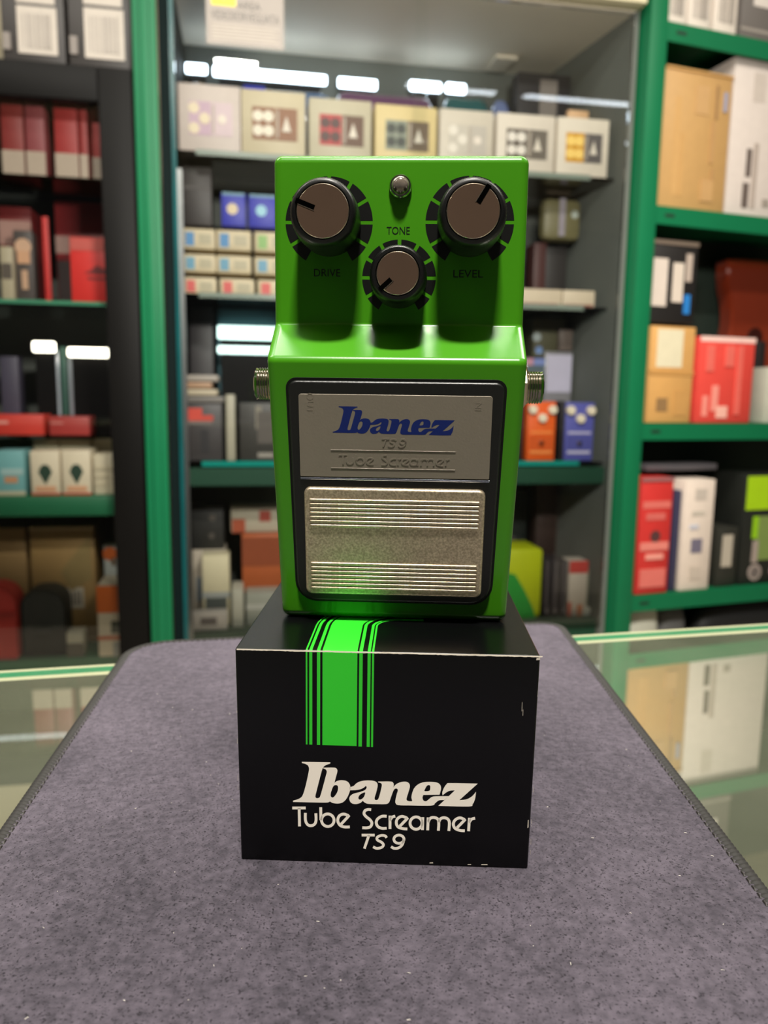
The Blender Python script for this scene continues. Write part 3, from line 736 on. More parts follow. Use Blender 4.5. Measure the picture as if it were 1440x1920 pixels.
boxm('back_sheet', (0.0, 0.294, 0.0), (RW, 0.299, 2.5), mat('rack_back', (46, 58, 50), 0.6), rk)
boxm('side_sheet', (-0.022, 0.03, 0.0), (-0.019, 0.24, 2.5), M_dgrn, rk)

# ------------------------------------------------------------------ stock on the shelves
def carton(fr, name, label, cat, px, w, depth, color, decals=(), z=None, group=None, rough=0.5, rz=0.0, bevel=0.003, h=None, body='carton', material=None):
    u0, u1, z0, z1 = look(fr, *px, w)
    if z is not None:
        z0 = z
    if fr is WA:                                    # stay inside the cabinet walls and under the next shelf
        if u0 > -0.60:
            sh_ = max(0, (-0.506) - u0) - max(0, u1 - (0.622 - SLANT * (w + depth))); u0 += sh_; u1 += sh_
            lv = (-0.105, 0.362, 0.696, 1.08)
        else: lv = (-0.182, 0.007, 0.33, 0.618, TOPZ - 0.024, 9.0)
        for q in lv:
            if z0 < q - 0.02:
                z1 = min(z1, q - 0.004); break
    H = h or (z1 - z0); W = abs(u1 - u0) - 0.0025
    t = thing(name, label, cat, fr.pt((u0 + u1) / 2, w, z0 + 0.0005), fr.yaw + rz, group)
    boxm(body, (-W / 2, 0, 0), (W / 2, depth, H), material or cmat(color, rough), t, min(bevel, W * .2, H * .2))
    put(t, W, H, decals)
    return t
def put(t, W, H, decals, y=0.0):
    for i, d in enumerate(decals):
        kind = d[0]; th = 0.0009 + 0.0004 * i
        if kind == 'o':
            _, nm, cx, cz, r, col = d
            V, F = lathe_data([(r * H, 0), (r * H, th), (r * H * .7, th)], 20)
            ob = mesh(nm, V, F, cmat(col), t); ob.matrix_local = Matrix.Translation((cx * W - W / 2, y, cz * H)) @ RX
        elif kind == 'p':
            _, nm, pts, col = d
            V = [((a - .5) * W, y - th, b * H) for a, b in pts] + [((a - .5) * W, y, b * H) for a, b in pts]; n_ = len(pts)
            mesh(nm, V, [tuple(range(n_)), tuple(range(n_, 2 * n_))[::-1]] + [(i_, (i_ + 1) % n_, n_ + (i_ + 1) % n_, n_ + i_) for i_ in range(n_)], cmat(col), t)
        else:
            nm, a, b, c, e, col = d
            boxm(nm, ((a - .5) * W, y - th, b * H), ((c - .5) * W, y, e * H), cmat(col), t)
WHITE = (176, 167, 156); INK = (84, 78, 74)
def bars(n, x0, x1, z0, z1, col, nm='barcode_bar'):
    out = []; st = (x1 - x0) / n
    for k in range(n): out.append((nm, x0 + k * st, z0, x0 + (k + .3 + .35 * random.random()) * st, z1, col))
    return out
def lines(n, x0, x1, z0, z1, col, nm='print_line'):
    out = []; st = (z1 - z0) / n
    for k in range(n): out.append((nm, x0, z0 + k * st, x1 - (x1 - x0) * .35 * random.random(), z0 + (k + .45) * st, col))
    return out
# -- top of the black cabinet: two black cartons with barcode stickers
zt = TOPZ + 0.001
for (px, lab) in (((0, -60, 121, 118), 'black carton with white barcode stickers above the cabinet, at the left edge'), ((126, -60, 247, 128), 'black carton with white barcode stickers above the cabinet, against the green post')):
    carton(WA, 'barcode_carton', lab, 'box', px, 0.0, 0.3, (46, 42, 40),
           [('sticker', .25, .10, .88, .60, WHITE), ('sticker', .25, .63, .86, .98, WHITE)] + bars(7, .33, .82, .16, .52, (150, 142, 134)) + [('small_sticker', .02, .12, .14, .30, (120, 112, 106))], z=zt, group='barcode cartons above the cabinet')
# -- left cabinet, top shelf: red and white cartons
zt = 0.6265
for px, c, lab in (((0, 178, 44, 300), (132, 38, 36), 'dark red carton at the far left of the upper cabinet shelf'),
                   ((46, 180, 84, 300), (138, 62, 66), 'faded red carton second from the left on the upper cabinet shelf'),
                   ((100, 184, 146, 300), (158, 40, 40), 'brightest red carton on the upper cabinet shelf'),
                   ((147, 186, 164, 300), (146, 42, 42), 'slim red carton squeezed between two red cartons'),
                   ((171, 202, 206, 300), (172, 62, 62), 'short red carton nearest the cabinet frame on the upper shelf')):
    carton(WA, 'red_carton', lab, 'box', px, 0.045, 0.22, c, [('white_base', 0.0, 0.0, 1.0, .30, (176, 158, 140))], z=zt, group='red cartons on the upper cabinet shelf')
# -- left cabinet, second shelf (z .338)
zt = 0.3395
carton(WA, 'red_box', 'bright red box with dark printed emblem on the glass shelf', 'box', (131, 446, 221, 566), 0.06, 0.16, (214, 46, 40),
       [('p', 'emblem', [(.28, .46), (.42, .50), (.55, .58), (.68, .55), (.80, .50), (.96, .49), (.96, .46), (.6, .44)], (110, 26, 26)), ('print_line', .36, .36, .94, .40, (120, 30, 30)), ('sticker', .02, .80, .98, .98, (196, 84, 74))], z=zt)
carton(WA, 'maroon_carton', 'wide dark red carton behind the bright red box', 'box', (104, 365, 212, 566), 0.23, 0.14, (128, 32, 34), [('pale_band', .0, .52, 1, .68, (150, 118, 108)), ('photo_panel', .02, .05, .45, .45, (58, 42, 40))], z=zt)
carton(WA, 'maroon_carton', 'dark red carton at the far left above the glass shelf', 'box', (0, 388, 62, 566), 0.18, 0.14, (120, 34, 34), [('pale_band', .0, .62, 1, .86, (170, 130, 118))], z=zt)
carton(WA, 'red_strip', 'thin upright red strip standing on the glass shelf', 'strip', (80, 406, 94, 566), 0.10, 0.012, (196, 48, 44), z=zt, body='strip')
fg = carton(WA, 'toy_package', 'small tan and grey package beside the red strip', 'package', (26, 432, 64, 566), 0.12, 0.05, (74, 66, 62),
       [('o', 'tan_disc', .5, .78, .11, (206, 166, 136)), ('tan_patch', .18, .55, .84, .72, (206, 158, 122)), ('tan_patch', .36, .2, .68, .46, (196, 158, 128))], z=zt, body='card')
carton(WA, 'picture_card', 'small beige picture card at the far left on the glass shelf', 'card', (0, 462, 26, 566), 0.10, 0.04, (176, 164, 136), [('picture', .1, .42, .9, .7, (86, 76, 66))], z=zt, body='card')
# middle hanging packs in the left cabinet: clear plastic packs above the red flat boxes
zt = 0.0155
M_pouch = mat('clear_pouch', (176, 184, 192), 0.18, var=0.1, scale=30, coat=0.8)
carton(WA, 'plastic_pack', 'narrow pale plastic pack standing behind the flat red boxes', 'package', (74, 655, 112, 765), 0.21, 0.05, None, [('print_line', .2, .3, .8, .36, (150, 156, 160))], z=zt, material=M_pouch, body='pouch')
carton(WA, 'plastic_pack', 'wide pale plastic pack with a small red print near the cabinet frame', 'package', (128, 655, 232, 765), 0.21, 0.06, None, [('red_print', .14, .15, .26, .42, (150, 84, 76)), ('pale_print', .60, .12, .96, .36, (206, 196, 186))], z=zt, material=M_pouch, body='pouch')
carton(WA, 'dark_pack', 'dark blue grey pack at the left edge beside the pale packs', 'package', (0, 668, 36, 765), 0.21, 0.05, (70, 66, 82), z=zt, body='pouch')
carton(WA, 'dark_pack', 'dark green pack between the two pale plastic packs', 'package', (112, 650, 127, 765), 0.21, 0.05, (46, 84, 72), z=zt, body='pouch')
carton(WA, 'flat_red_box', 'bright red flat box lying at the left edge of the cabinet', 'box', (-40, 768, 82, 809), 0.10, 0.09, (206, 58, 46), [('white_print', .15, .55, .45, .70, (226, 150, 138))], z=0.0155, h=0.052)
carton(WA, 'flat_red_box', 'dull red flat box lying right of the bright red one', 'box', (90, 765, 168, 801), 0.10, 0.09, (166, 54, 50), [('pale_print', .05, .6, .35, .72, (190, 110, 104))], z=0.0155, h=0.048)
# -- left cabinet, lower shelf (z -.130): white guitar pick cartons
zt = -0.1295
SHIELD = [(.26, .52), (.36, .66), (.50, .70), (.64, .66), (.74, .52), (.62, .38), (.50, .24), (.38, .38)]
for px, lab in (((56, 846, 113, 918), 'white carton with a dark green shield, left one of the pair'), ((115, 845, 171, 918), 'white carton with a dark green shield, right one of the pair')):
    carton(WA, 'shield_carton', lab, 'box', px, 0.045, 0.10, (222, 208, 180), [('p', 'shield', SHIELD, (38, 62, 48)), ('red_foot', .0, .0, 1, .05, (190, 70, 44)), ('orange_print', .15, .09, .85, .2, (216, 160, 122))], z=zt, group='white shield cartons')
for px, lab, w in (((62, 822, 112, 900), 'plain white carton behind the left shield carton', .16), ((112, 815, 172, 900), 'plain white carton behind the right shield carton', .16), ((172, 818, 238, 900), 'tall white carton behind the striped white carton', .17)):
    carton(WA, 'white_carton', lab, 'box', px, w, 0.1, (216, 202, 172), z=zt, group='plain white cartons')
carton(WA, 'white_carton', 'white carton with a dark slot print near the cabinet frame', 'box', (174, 852, 240, 918), 0.045, 0.10, (208, 196, 168), [('slot_print', .62, .62, .98, .72, (58, 60, 54))] + lines(3, .05, .6, .2, .8, (190, 178, 150)), z=zt)
carton(WA, 'blue_carton', 'light blue carton with orange patch on the lower cabinet shelf', 'box', (-10, 845, 47, 919), 0.045, 0.08, (120, 178, 178), [('orange_patch', .3, .28, .75, .42, (206, 150, 110)), ('pale_patch', .2, .46, .95, .6, (170, 200, 196)), ('pale_foot', 0, 0, 1, .1, (196, 190, 160))], z=zt)
# -- left cabinet, bottom shelf (z -.548): cardboard, bag
zt = -0.5475
carton(WA, 'cardboard_box', 'brown cardboard box at the left edge, bottom cabinet shelf', 'box', (-40, 990, 54, 1240), 0.17, 0.2, (150, 120, 74), z=zt)
carton(WA, 'cardboard_box', 'brown cardboard box with white sticker, bottom cabinet shelf', 'box', (60, 988, 182, 1240), 0.16, 0.2, (150, 120, 72),
       [('sticker', .50, .30, .80, .48, (190, 180, 160)), ('p', 'tape_patch', [(.45, .62), (.92, .92), (.95, .55), (.60, .45)], (138, 118, 74)), ('flap_edge', 0, .97, 1, 1.0, (176, 150, 108))] + bars(3, .62, .78, .33, .45, (110, 104, 96)), z=zt)
# dome-topped bag
def dome_bag(name, label, px, w, depth, color, cat='bag', stripe=None):
    u0, u1, z0, z1 = look(WA, *px, w); z0 = zt; W = u1 - u0; H = z1 - z0
    t = thing(name, label, cat, WA.pt((u0 + u1) / 2, w, z0 + 0.0005), WA.yaw)
    pts = rrect(-W / 2, 0, W / 2, H, [0.008, 0.008, W * .42, W * .42], 8); n_ = len(pts)
    V, F = [], []
    for yy, s in ((0.012, .93), (0.0, 1.0) if False else (0.004, .98), (0.02, 1.0), (depth - .02, 1.0), (depth, .93)):
        V += [(x * s, yy, H / 2 + (zq - H / 2) * s) for x, zq in pts]
    for k in range(4):
        for i in range(n_): F.append((k * n_ + i, k * n_ + (i + 1) % n_, (k + 1) * n_ + (i + 1) % n_, (k + 1) * n_ + i))
    F += [tuple(range(n_)), tuple(range(4 * n_, 5 * n_))]
    mesh('shell', V, F, cmat(color, .6), t, smooth=True, angle=50)
    return t, W, H
t, W, H = dome_bag('rounded_bag', 'black dome-topped bag in front of the cardboard box', (38, 1106, 122, 1236), 0.05, 0.10, (40, 44, 40))
boxm('handle', (-W * .2, 0.0, H * .35), (W * .2, 0.006, H * .40), cmat((60, 66, 60)), t, .002)
t, W, H = dome_bag('red_bag', 'red rounded bag at the left edge of the bottom shelf', (-62, 1098, 31, 1236), 0.03, 0.09, (198, 58, 50))
boxm('zip', (-W * .45, -0.001, H * .6), (W * .45, 0.006, H * .615), cmat((150, 40, 36)), t)
carton(WA, 'small_white_case', 'small cream case lying beside the black bag', 'case', (124, 1186, 158, 1236), 0.04, 0.05, (204, 200, 176), [('dark_base', .0, .0, 1, .55, (96, 92, 80))], z=zt)
carton(WA, 'orange_carton', 'orange topped white carton beside the black cabinet frame', 'box', (182, 1098, 253, 1236), 0.03, 0.12, (226, 214, 186),
       [('orange_top', 0, .62, 1, 1, (226, 110, 36)), ('dark_window', .36, .33, .95, .50, (62, 70, 54)), ('orange_line', 0, .24, 1, .29, (206, 100, 54)), ('grey_panel', .4, .0, 1, .2, (170, 172, 166))], z=zt)
carton(WA, 'white_bottle_pack', 'small white pack with orange top behind the orange carton', 'package', (197, 1020, 246, 1236), 0.16, 0.06, (190, 196, 190), [('o', 'orange_cap', .25, .90, .07, (206, 100, 40)), ('cream_patch', .55, .72, .95, .98, (196, 180, 156)), ('dark_patch', .3, .78, .45, .86, (110, 84, 54))], z=zt, body='pack')

# -- middle cabinet: seven pedal cartons on the glass shelf (z .706)
zt = 0.7065
ROW = [((327, 158, 446, 266), (222, 206, 196), (190, 160, 176), (206, 184, 188), (222, 206, 176), 3, 'pinkish white pedal carton with mauve print, first in the row'),
       ((451, 170, 574, 276), (216, 202, 168), (134, 90, 60), (134, 90, 60), (226, 216, 196), 4, 'beige pedal carton with brown four-dot print'),
       ((578, 186, 698, 284), (206, 196, 168), (172, 54, 54), (92, 62, 42), (74, 46, 42), 4, 'pedal carton with a red and dark brown print'),
       ((702, 198, 820, 296), (230, 208, 148), (128, 134, 118), (92, 72, 50), (56, 60, 54), 4, 'cream yellow pedal carton with grey and brown print'),
       ((823, 206, 926, 304), (222, 210, 192), (190, 182, 168), (182, 174, 162), (222, 214, 200), 3, 'off-white pedal carton with pale grey print'),
       ((930, 214, 1041, 314), (236, 224, 206), (94, 84, 74), (100, 92, 82), (226, 218, 206), 4, 'white pedal carton with white dots on dark grey'),
       ((1050, 222, 1148, 322), (240, 228, 208), (206, 150, 40), (88, 82, 80), (244, 206, 110), 4, 'white pedal carton with gold dots, last in the row')]
for px, c, lp, rp, dot, nd, lab in ROW:
    c = tuple(int(v * 0.90) for v in c)
    dec = [('left_panel', .17, .24, .52, .74, lp), ('right_panel', .53, .24, .87, .74, rp)]
    pos = [(.26, .60), (.42, .60), (.26, .38), (.42, .38)] if nd == 4 else [(.25, .64), (.25, .34), (.42, .49)]
    dec += [('o', 'round_dot', a, b, .085, dot) for a, b in pos]
    dec += [('p', 'emblem', [(.63, .38), (.70, .62), (.77, .38)], (216, 206, 190)) if nd == 4 else ('o', 'emblem', .70, .49, .07, (226, 214, 200)), ('print_line', .55, .28, .58, .70, (176, 164, 150))]
    carton(WA, 'pedal_carton', lab, 'box', px, 0.055, 0.08, c, dec, z=zt, group='pedal cartons in a row')
carton(WA, 'orange_card', 'tan and orange card behind the last pedal carton', 'card', (1128, 212, 1168, 345), 0.17, 0.02, (206, 166, 124), [('orange_patch', .5, 0, 1, .25, (206, 140, 66))], z=zt, body='card')
# rolled glossy packs behind the row
def roll(fr, name, label, px, w, color, zb, cat='package', rough=0.12, horiz=True, group=None):
    u0, u1, z0, z1 = look(fr, *px, w); W = u1 - u0; H = z1 - zb; r = H / 2
    ry = 0.045
    t = thing(name, label, cat, fr.pt((u0 + u1) / 2, w + ry, zb + 0.0006), fr.yaw, group)
    V, F = lathe_data([(r * .82, -W / 2), (r * .97, -W / 2 + .012), (r, -W / 2 + .03), (r * .98, 0), (r, W / 2 - .03), (r * .97, W / 2 - .012), (r * .82, W / 2)], 28)
    V = [(z, x * ry / r, y + r) for x, y, z in V]
    mesh('wrapper', V, F, cmat(color, rough, coat=1.0), t, smooth=True, angle=50)
    for s in (-1, 1):
        boxm('end_seal', (s * W / 2 - .004, -ry * .5, r * .6), (s * W / 2 + .001, ry * .5, r * 1.4), cmat((150, 160, 170), .2), t, .001)
    return t
for px, c, lab in (((352, 142, 394, 250), (168, 140, 104), 'brown wrapped roll behind the first pedal carton'), ((400, 156, 622, 250), (66, 108, 160), 'long glossy blue roll behind the pedal cartons'),
                   ((634, 166, 815, 250), (110, 70, 108), 'glossy purple roll behind the red-print carton'), ((838, 172, 922, 250), (34, 92, 96), 'glossy teal roll behind the off-white carton'), ((930, 176, 962, 250), (110, 126, 172), 'short pale blue roll behind the last cartons')):
    roll(WA, 'wrapped_roll', lab, px, 0.24, c, zt, group='wrapped rolls behind the pedal cartons')
def glow_mat(name, col, e):
    M = bpy.data.materials.new(name); M.use_nodes = True
    b = M.node_tree.nodes['Principled BSDF']; b.inputs['Base Color'].default_value = (0.8, 0.85, 0.9, 1)
    b.inputs['Emission Color'].default_value = col + (1,); b.inputs['Emission Strength'].default_value = e
    return M
GLOW_COOL = glow_mat('led_cool', (0.74, 0.88, 1.0), 9.0); GLOW_WARM = glow_mat('led_warm', (1.0, 0.93, 0.74), 7.0); GLOW_MINT = glow_mat('led_mint', (0.70, 1.0, 0.92), 2.6)
def glow_streak(xa, xb, ya, yb, w, zb, label, mt, group):  # bright streaks in the cabinets, built in as emissive bars
    ua, z1 = WA.see(xa, (ya + yb) / 2, w); ub, _z = WA.see(xb, (ya + yb) / 2, w)
    xm = (xa + xb) / 2; zt_ = WA.see(xm, ya, w)[1] - zb; zl_ = WA.see(xm, yb, w)[1] - zb
    lt = thing('light_bar', label, 'lamp', WA.pt((ua + ub) / 2, w, zb), WA.yaw, group); hw = (ub - ua) / 2
    boxm('diffuser', (-hw, -0.010, zl_), (hw, 0.004, zt_), mt, lt, 0.004)
    boxm('mount', (-hw * .9, 0.0045, 0.0), (hw * .9, 0.010, zt_ - 0.004), M_blkmet, lt)
for xa, xb, ya, lab in ((348, 388, 130, 'short glowing white light bar at the left end behind the pedal cartons'), (400, 612, 143, 'long glowing white light bar behind the beige pedal carton'), (634, 706, 158, 'glowing white light bar behind the red-print pedal carton'), (768, 826, 163, 'glowing white light bar behind the cream pedal carton'), (836, 872, 167, 'shortest glowing light bar behind the off-white pedal carton')):
    glow_streak(xa, xb, ya - 9, ya + 9, 0.37, zt, lab, GLOW_COOL, 'light bars behind the pedal cartons')
glow_streak(62, 104, 641, 660, 0.192, 0.0155, 'short bright warm light bar above the flat red boxes', GLOW_WARM, 'warm light bars in the black cabinet')
glow_streak(128, 228, 653, 670, 0.192, 0.0155, 'long warm light bar above the wide pale plastic pack', GLOW_WARM, 'warm light bars in the black cabinet')
glow_streak(408, 520, 612, 637, 0.236, -0.0455, 'broad pale mint light bar left of the green pedal', GLOW_MINT, 'mint light bars left of the pedal')
glow_streak(408, 520, 650, 664, 0.206, -0.0455, 'narrow pale light bar just below the broad mint one', GLOW_MINT, 'mint light bars left of the pedal')
carton(WA, 'blue_card', 'small bright blue card lying on the rolls', 'card', (455, 160, 498, 176), 0.18, 0.02, (60, 70, 210), z=None, body='card')
carton(WA, 'dark_carton', 'dark carton with a grey sticker at the right end behind the pedal row', 'box', (1058, 146, 1156, 240), 0.26, 0.06, (42, 40, 44), [('sticker', .42, .2, .75, .95, (132, 124, 118))], z=zt)
# -- middle cabinet, second shelf (z .372): left of the pedal
zt = 0.3725
def stackz(y, x, w): return WA.see(x, y, w)[1]
XC = [(334, 398), (405, 472), (476, 545), (549, 618)]
rowz = zt
hz = [0.040, 0.046, 0.050]
for r, (yy, cc) in enumerate((((522, 553), (206, 84, 80)), ((482, 513), (96, 150, 176)), ((441, 476), (70, 130, 180)))):
    hrow = (0.0425, 0.0435, 0.049)[r]
    for c, (xa, xb) in enumerate(XC):
        col = cc if not (r == 2 and c == 2) else (130, 172, 96)
        names = ('first', 'second', 'third', 'fourth')
        carton(WA, 'string_carton', 'small cream carton, %s from the left in the %s layer of the stack' % (names[c], ('bottom', 'middle', 'top')[r]), 'box', (xa + (6 if r == 0 else 0), yy[0], xb + (6 if r == 0 else 0), yy[1]), 0.085, 0.14, (206, 190, 156),
               [('colour_patch', .10, .15, .36, .82, col), ('print_patch', .50, .25, .88, .75, (176, 166, 138))], z=rowz, h=hrow, group='small cream cartons in the glass cabinet')
    rowz += hrow + 0.0125
ztop = rowz
for px, lab, c in (((334, 312, 392, 440), 'tall dark brown carton on the left of the stacked cartons', (48, 42, 40)),):
    carton(WA, 'dark_carton', lab, 'box', px, 0.11, 0.10, c, [('faint_band', .05, .62, .95, .66, (62, 56, 54))], z=ztop)
for px, lab in (((414, 362, 462, 441), 'blue carton with a gold oval on the stacked cartons'), ((465, 366, 520, 441), 'blue carton with a silver oval beside the green pedal')):
    gold = 'gold' in lab
    carton(WA, 'blue_carton', lab, 'box', px, 0.10, 0.10, (52, 56, 168), [('o', 'oval_emblem', .45, .52, .17, (216, 196, 160) if gold else (150, 200, 216)), ('pale_band', .05, .92, .95, 1.0, (110, 150, 170))], z=ztop, group='blue cartons on the stack')
# shelf below that glass (z -.046): lower middle left
zt = -0.0455
carton(WA, 'red_print_carton', 'dark grey carton with red print beside the white-edged carton', 'box', (346, 757, 416, 868), 0.06, 0.12, (62, 58, 58), [('red_print', .05, .70, .45, .92, (206, 72, 56)), ('red_print', .45, .70, .75, .80, (196, 70, 56)), ('dark_figure', .4, .15, .62, .55, (40, 38, 40)), ('grey_line', .05, .64, .72, .69, (120, 110, 106))], z=zt)
carton(WA, 'slim_white_carton', 'slim pale carton standing between two dark cartons', 'box', (423, 740, 442, 868), 0.06, 0.12, (170, 164, 144), z=zt)
carton(WA, 'dark_carton', 'dark carton with a pale strip beside the pedal jack', 'box', (448, 756, 530, 868), 0.06, 0.12, (54, 52, 48), [('pale_strip', .38, .55, .52, .95, (130, 124, 110)), ('grey_patch', .42, .3, .8, .85, (84, 78, 72)), ('white_print', .42, .06, .80, .14, (150, 144, 134))], z=zt)
zs = stackz(757, 370, 0.06) + 0.002
for k, (xa, xb, c) in enumerate(((338, 412, (120, 114, 108)), (334, 396, (190, 176, 150)), (340, 392, (176, 140, 110)), (336, 400, (166, 156, 146)))):
    carton(WA, 'booklet', ('grey booklet lying on the red-print carton', 'cream booklet in the pile on the red-print carton', 'tan booklet in the pile on the red-print carton', 'pale grey booklet topmost of the pile on the red-print carton')[k], 'booklet', (xa, 740, xb, 756), 0.07, 0.12, c, z=zs, h=0.016, body='pages', group='booklets piled on the red-print carton')
    zs += 0.018
carton(WA, 'tall_dark_carton', 'tall dark carton behind the piled booklets', 'box', (345, 560, 392, 868), 0.24, 0.10, (44, 40, 42), z=zt)
carton(WA, 'blue_grey_case', 'blue grey storage case behind the pedal on the left', 'case', (408, 565, 560, 868), 0.25, 0.10, (96, 130, 140), [('lid_line', .0, .80, 1, .82, (140, 170, 176))], z=zt, rough=.2)
# bottom shelf (z -.492)
zt = -0.4915
carton(WA, 'black_box', 'black box with grey prints left of the orange box', 'box', (343, 948, 406, 1030), 0.16, 0.10, (36, 36, 34), [('o', 'grey_print', .65, .72, .08, (92, 86, 80)), ('o', 'grey_print', .62, .3, .07, (80, 74, 68))], z=stackz(1030, 375, 0.16))
carton(WA, 'beige_box', 'beige box under the black box', 'box', (340, 1034, 405, 1195), 0.16, 0.10, (190, 178, 160), [('grey_patch', .1, .25, .9, .6, (140, 148, 152))], z=zt, h=stackz(1030, 375, 0.16) - zt - 0.002)
carton(WA, 'cream_box', 'cream box standing on the bottom shelf near the black carton', 'box', (379, 1042, 432, 1195), 0.085, 0.07, (222, 212, 176), [('dark_patch', .1, .08, .9, .40, (86, 92, 88)), ('grey_line', .0, .40, 1, .48, (176, 180, 176))], z=zt)
carton(WA, 'white_box', 'low white box with dark print at the foot of the cream box', 'box', (358, 1160, 428, 1195), 0.04, 0.035, (214, 206, 196), [('dark_print', .25, .3, .7, .7, (120, 112, 108))], z=zt, h=0.05)
carton(WA, 'pale_box', 'slim pale box beside the cream box', 'box', (434, 1106, 458, 1195), 0.06, 0.10, (206, 204, 186), z=zt)
carton(WA, 'pale_box', 'pale grey box beside the black carton edge', 'box', (461, 1112, 540, 1195), 0.07, 0.10, (176, 178, 164), [('white_band', .0, .5, 1, .66, (206, 206, 196))], z=zt)
carton(WA, 'orange_box', 'orange brown box left of the pedal, lower shelf', 'box', (453, 1002, 540, 1110), 0.14, 0.10, (176, 90, 46), [('dark_band', .0, .45, 1, .95, (140, 68, 36))], z=stackz(1110, 490, 0.14))
carton(WA, 'olive_box', 'olive grey box under the orange brown box', 'box', (445, 1112, 540, 1195), 0.19, 0.10, (86, 88, 62), [('o', 'orange_dot', .5, .75, .10, (186, 84, 40))], z=zt, h=stackz(1110, 490, 0.14) - zt - 0.002)
carton(WA, 'white_pouch', 'white pouch with red print lying on the orange box', 'package', (432, 948, 540, 998), 0.16, 0.06, (176, 168, 148), [('red_print', .5, .4, .7, .8, (160, 70, 56)), ('orange_patch', .02, .0, .25, .5, (160, 76, 48))], z=stackz(1002, 490, 0.14) + .002)
# -- middle cabinet right of the pedal
zt = 0.3725
for (xa, xb, lab) in ((930, 1055, 'long white carton with red base line beside the pedal knobs'), (1071, 1132, 'shorter white carton with red base line near the green rack')):
    carton(WA, 'long_white_carton', lab, 'box', (xa, 532, xb, 566), 0.07, 0.12, (206, 190, 164), [('red_line', .05, .06, .95, .16, (130, 54, 46))], z=zt, h=0.045, group='long white cartons')
carton(WA, 'dark_carton', 'dark carton in the upper right of the glass cabinet', 'box', (1118, 352, 1162, 566), 0.24, 0.04, (46, 42, 40), [('tan_lid', .0, .93, 1, 1, (120, 104, 84))], z=zt)
carton(WA, 'brown_carton', 'dark red brown carton behind the long white cartons', 'box', (1000, 455, 1024, 566), 0.20, 0.08, (70, 36, 32), z=zt)
carton(WA, 'dark_case', 'dark grey case behind the long white carton beside the pedal', 'case', (940, 395, 985, 566), 0.24, 0.1, (52, 54, 54), [('shine_line', .05, .4, .9, .43, (96, 98, 104))], z=zt)
# olive padded form put in for a reflection in the glass
t = carton(WA, 'olive_pouch', 'olive padded pouch hanging in the dark upper right of the cabinet', 'pouch', (1034, 372, 1108, 470), 0.17, 0.05, (110, 104, 70), [('pale_strap', .40, .10, .56, .98, (150, 142, 150)), ('o', 'pale_stud', .80, .62, .09, (170, 178, 168))], z=stackz(452, 1070, .17) , bevel=.02, body='padding')
zt = -0.0455
ORN = [(.16, .84), (.30, .98), (.46, .86), (.60, .98), (.82, .84), (.66, .72), (.50, .62), (.34, .72)]
def stomp(px, color, accent, lab):
    t = carton(WA, 'boxed_pedal', lab, 'guitar pedal', px, 0.06, 0.055, color, [('lower_plate', .08, .10, .92, .42, tuple(int(v * .9) for v in color)), ('pale_line', .1, .46, .9, .50, accent), ('pale_line', .1, .12, .9, .17, accent)], z=zt, body='housing')
    u0, u1, z0, z1 = look(WA, *px, .06); W = u1 - u0; H = z1 - zt
    for cx, cz in ((-.34, .86), (.34, .86), (0, .72)):
        V, F = lathe_data([(W * .15, 0), (W * .145, .010), (W * .12, .012)], 20); k = mesh('cream_knob', V, F, cmat((236, 222, 196), .4), t, smooth=True, angle=40); k.matrix_local = Matrix.Translation((cx * W, 0, cz * H)) @ RX
    V, F = lathe_data([(W * .09, 0), (W * .09, .006), (W * .06, .010)], 16); k = mesh('foot_switch', V, F, M_chrome, t, smooth=True, angle=40); k.matrix_local = Matrix.Translation((0, 0, .30 * H)) @ RX
stomp((988, 753, 1042, 860), (226, 92, 24), (236, 140, 70), 'orange pedal with three cream knobs on the glass shelf')
stomp((1073, 755, 1128, 858), (84, 86, 164), (190, 186, 210), 'blue violet pedal with three cream knobs on the glass shelf')
carton(WA, 'black_box', 'black box between the orange and the blue violet pedal', 'box', (1051, 752, 1059, 860), 0.06, 0.06, (34, 30, 32), z=zt)
carton(WA, 'black_box', 'black box left of the orange pedal, half hidden by the green pedal', 'box', (930, 752, 982, 860), 0.06, 0.08, (34, 32, 32), z=zt)
carton(WA, 'clear_case', 'bluish clear case behind the orange pedal', 'case', (980, 672, 1020, 860), 0.19, 0.08, (92, 106, 112), [('blue_strip', .50, .45, .68, .72, (60, 64, 150)), ('pink_strip', .05, .93, .40, 1.0, (190, 140, 156)), ('blue_strip', .42, .93, .95, 1.0, (120, 136, 190))], z=zt, rough=.15)
carton(WA, 'lilac_pack', 'pale lilac pack behind the blue violet pedal', 'package', (1118, 662, 1168, 860), 0.19, 0.03, (130, 128, 132), [('pale_panel', .05, .62, .98, .97, (190, 186, 206))], z=zt, rough=.25)
carton(WA, 'grey_box', 'small brown grey box on top of the lilac pack', 'box', (1122, 620, 1148, 662), 0.19, 0.04, (104, 92, 84), z=stackz(662, 1132, 0.20) + .003)
carton(WA, 'olive_box', 'olive box on top of the bluish clear case', 'box', (1000, 585, 1062, 668), 0.21, 0.08, (86, 84, 60), [('o', 'silver_disc', .1, .5, .11, (170, 180, 180)), ('o', 'silver_disc', .18, .18, .10, (120, 150, 200))], z=stackz(672, 1040, 0.19) + .003)
zt = -0.4915
SW_ = [(0, 0), (0, .42), (.30, .36), (.60, .20), (.80, 0)]
carton(WA, 'lime_box', 'lime yellow box with a green swoosh right of the pedal', 'box', (930, 1030, 1018, 1162), 0.04, 0.14, (196, 210, 20), [('p', 'green_swoosh', [(0, 0), (0, .72), (.40, .64), (.62, .40), (.80, .16), (.88, 0)], (46, 160, 58))], z=zt, bevel=.012)
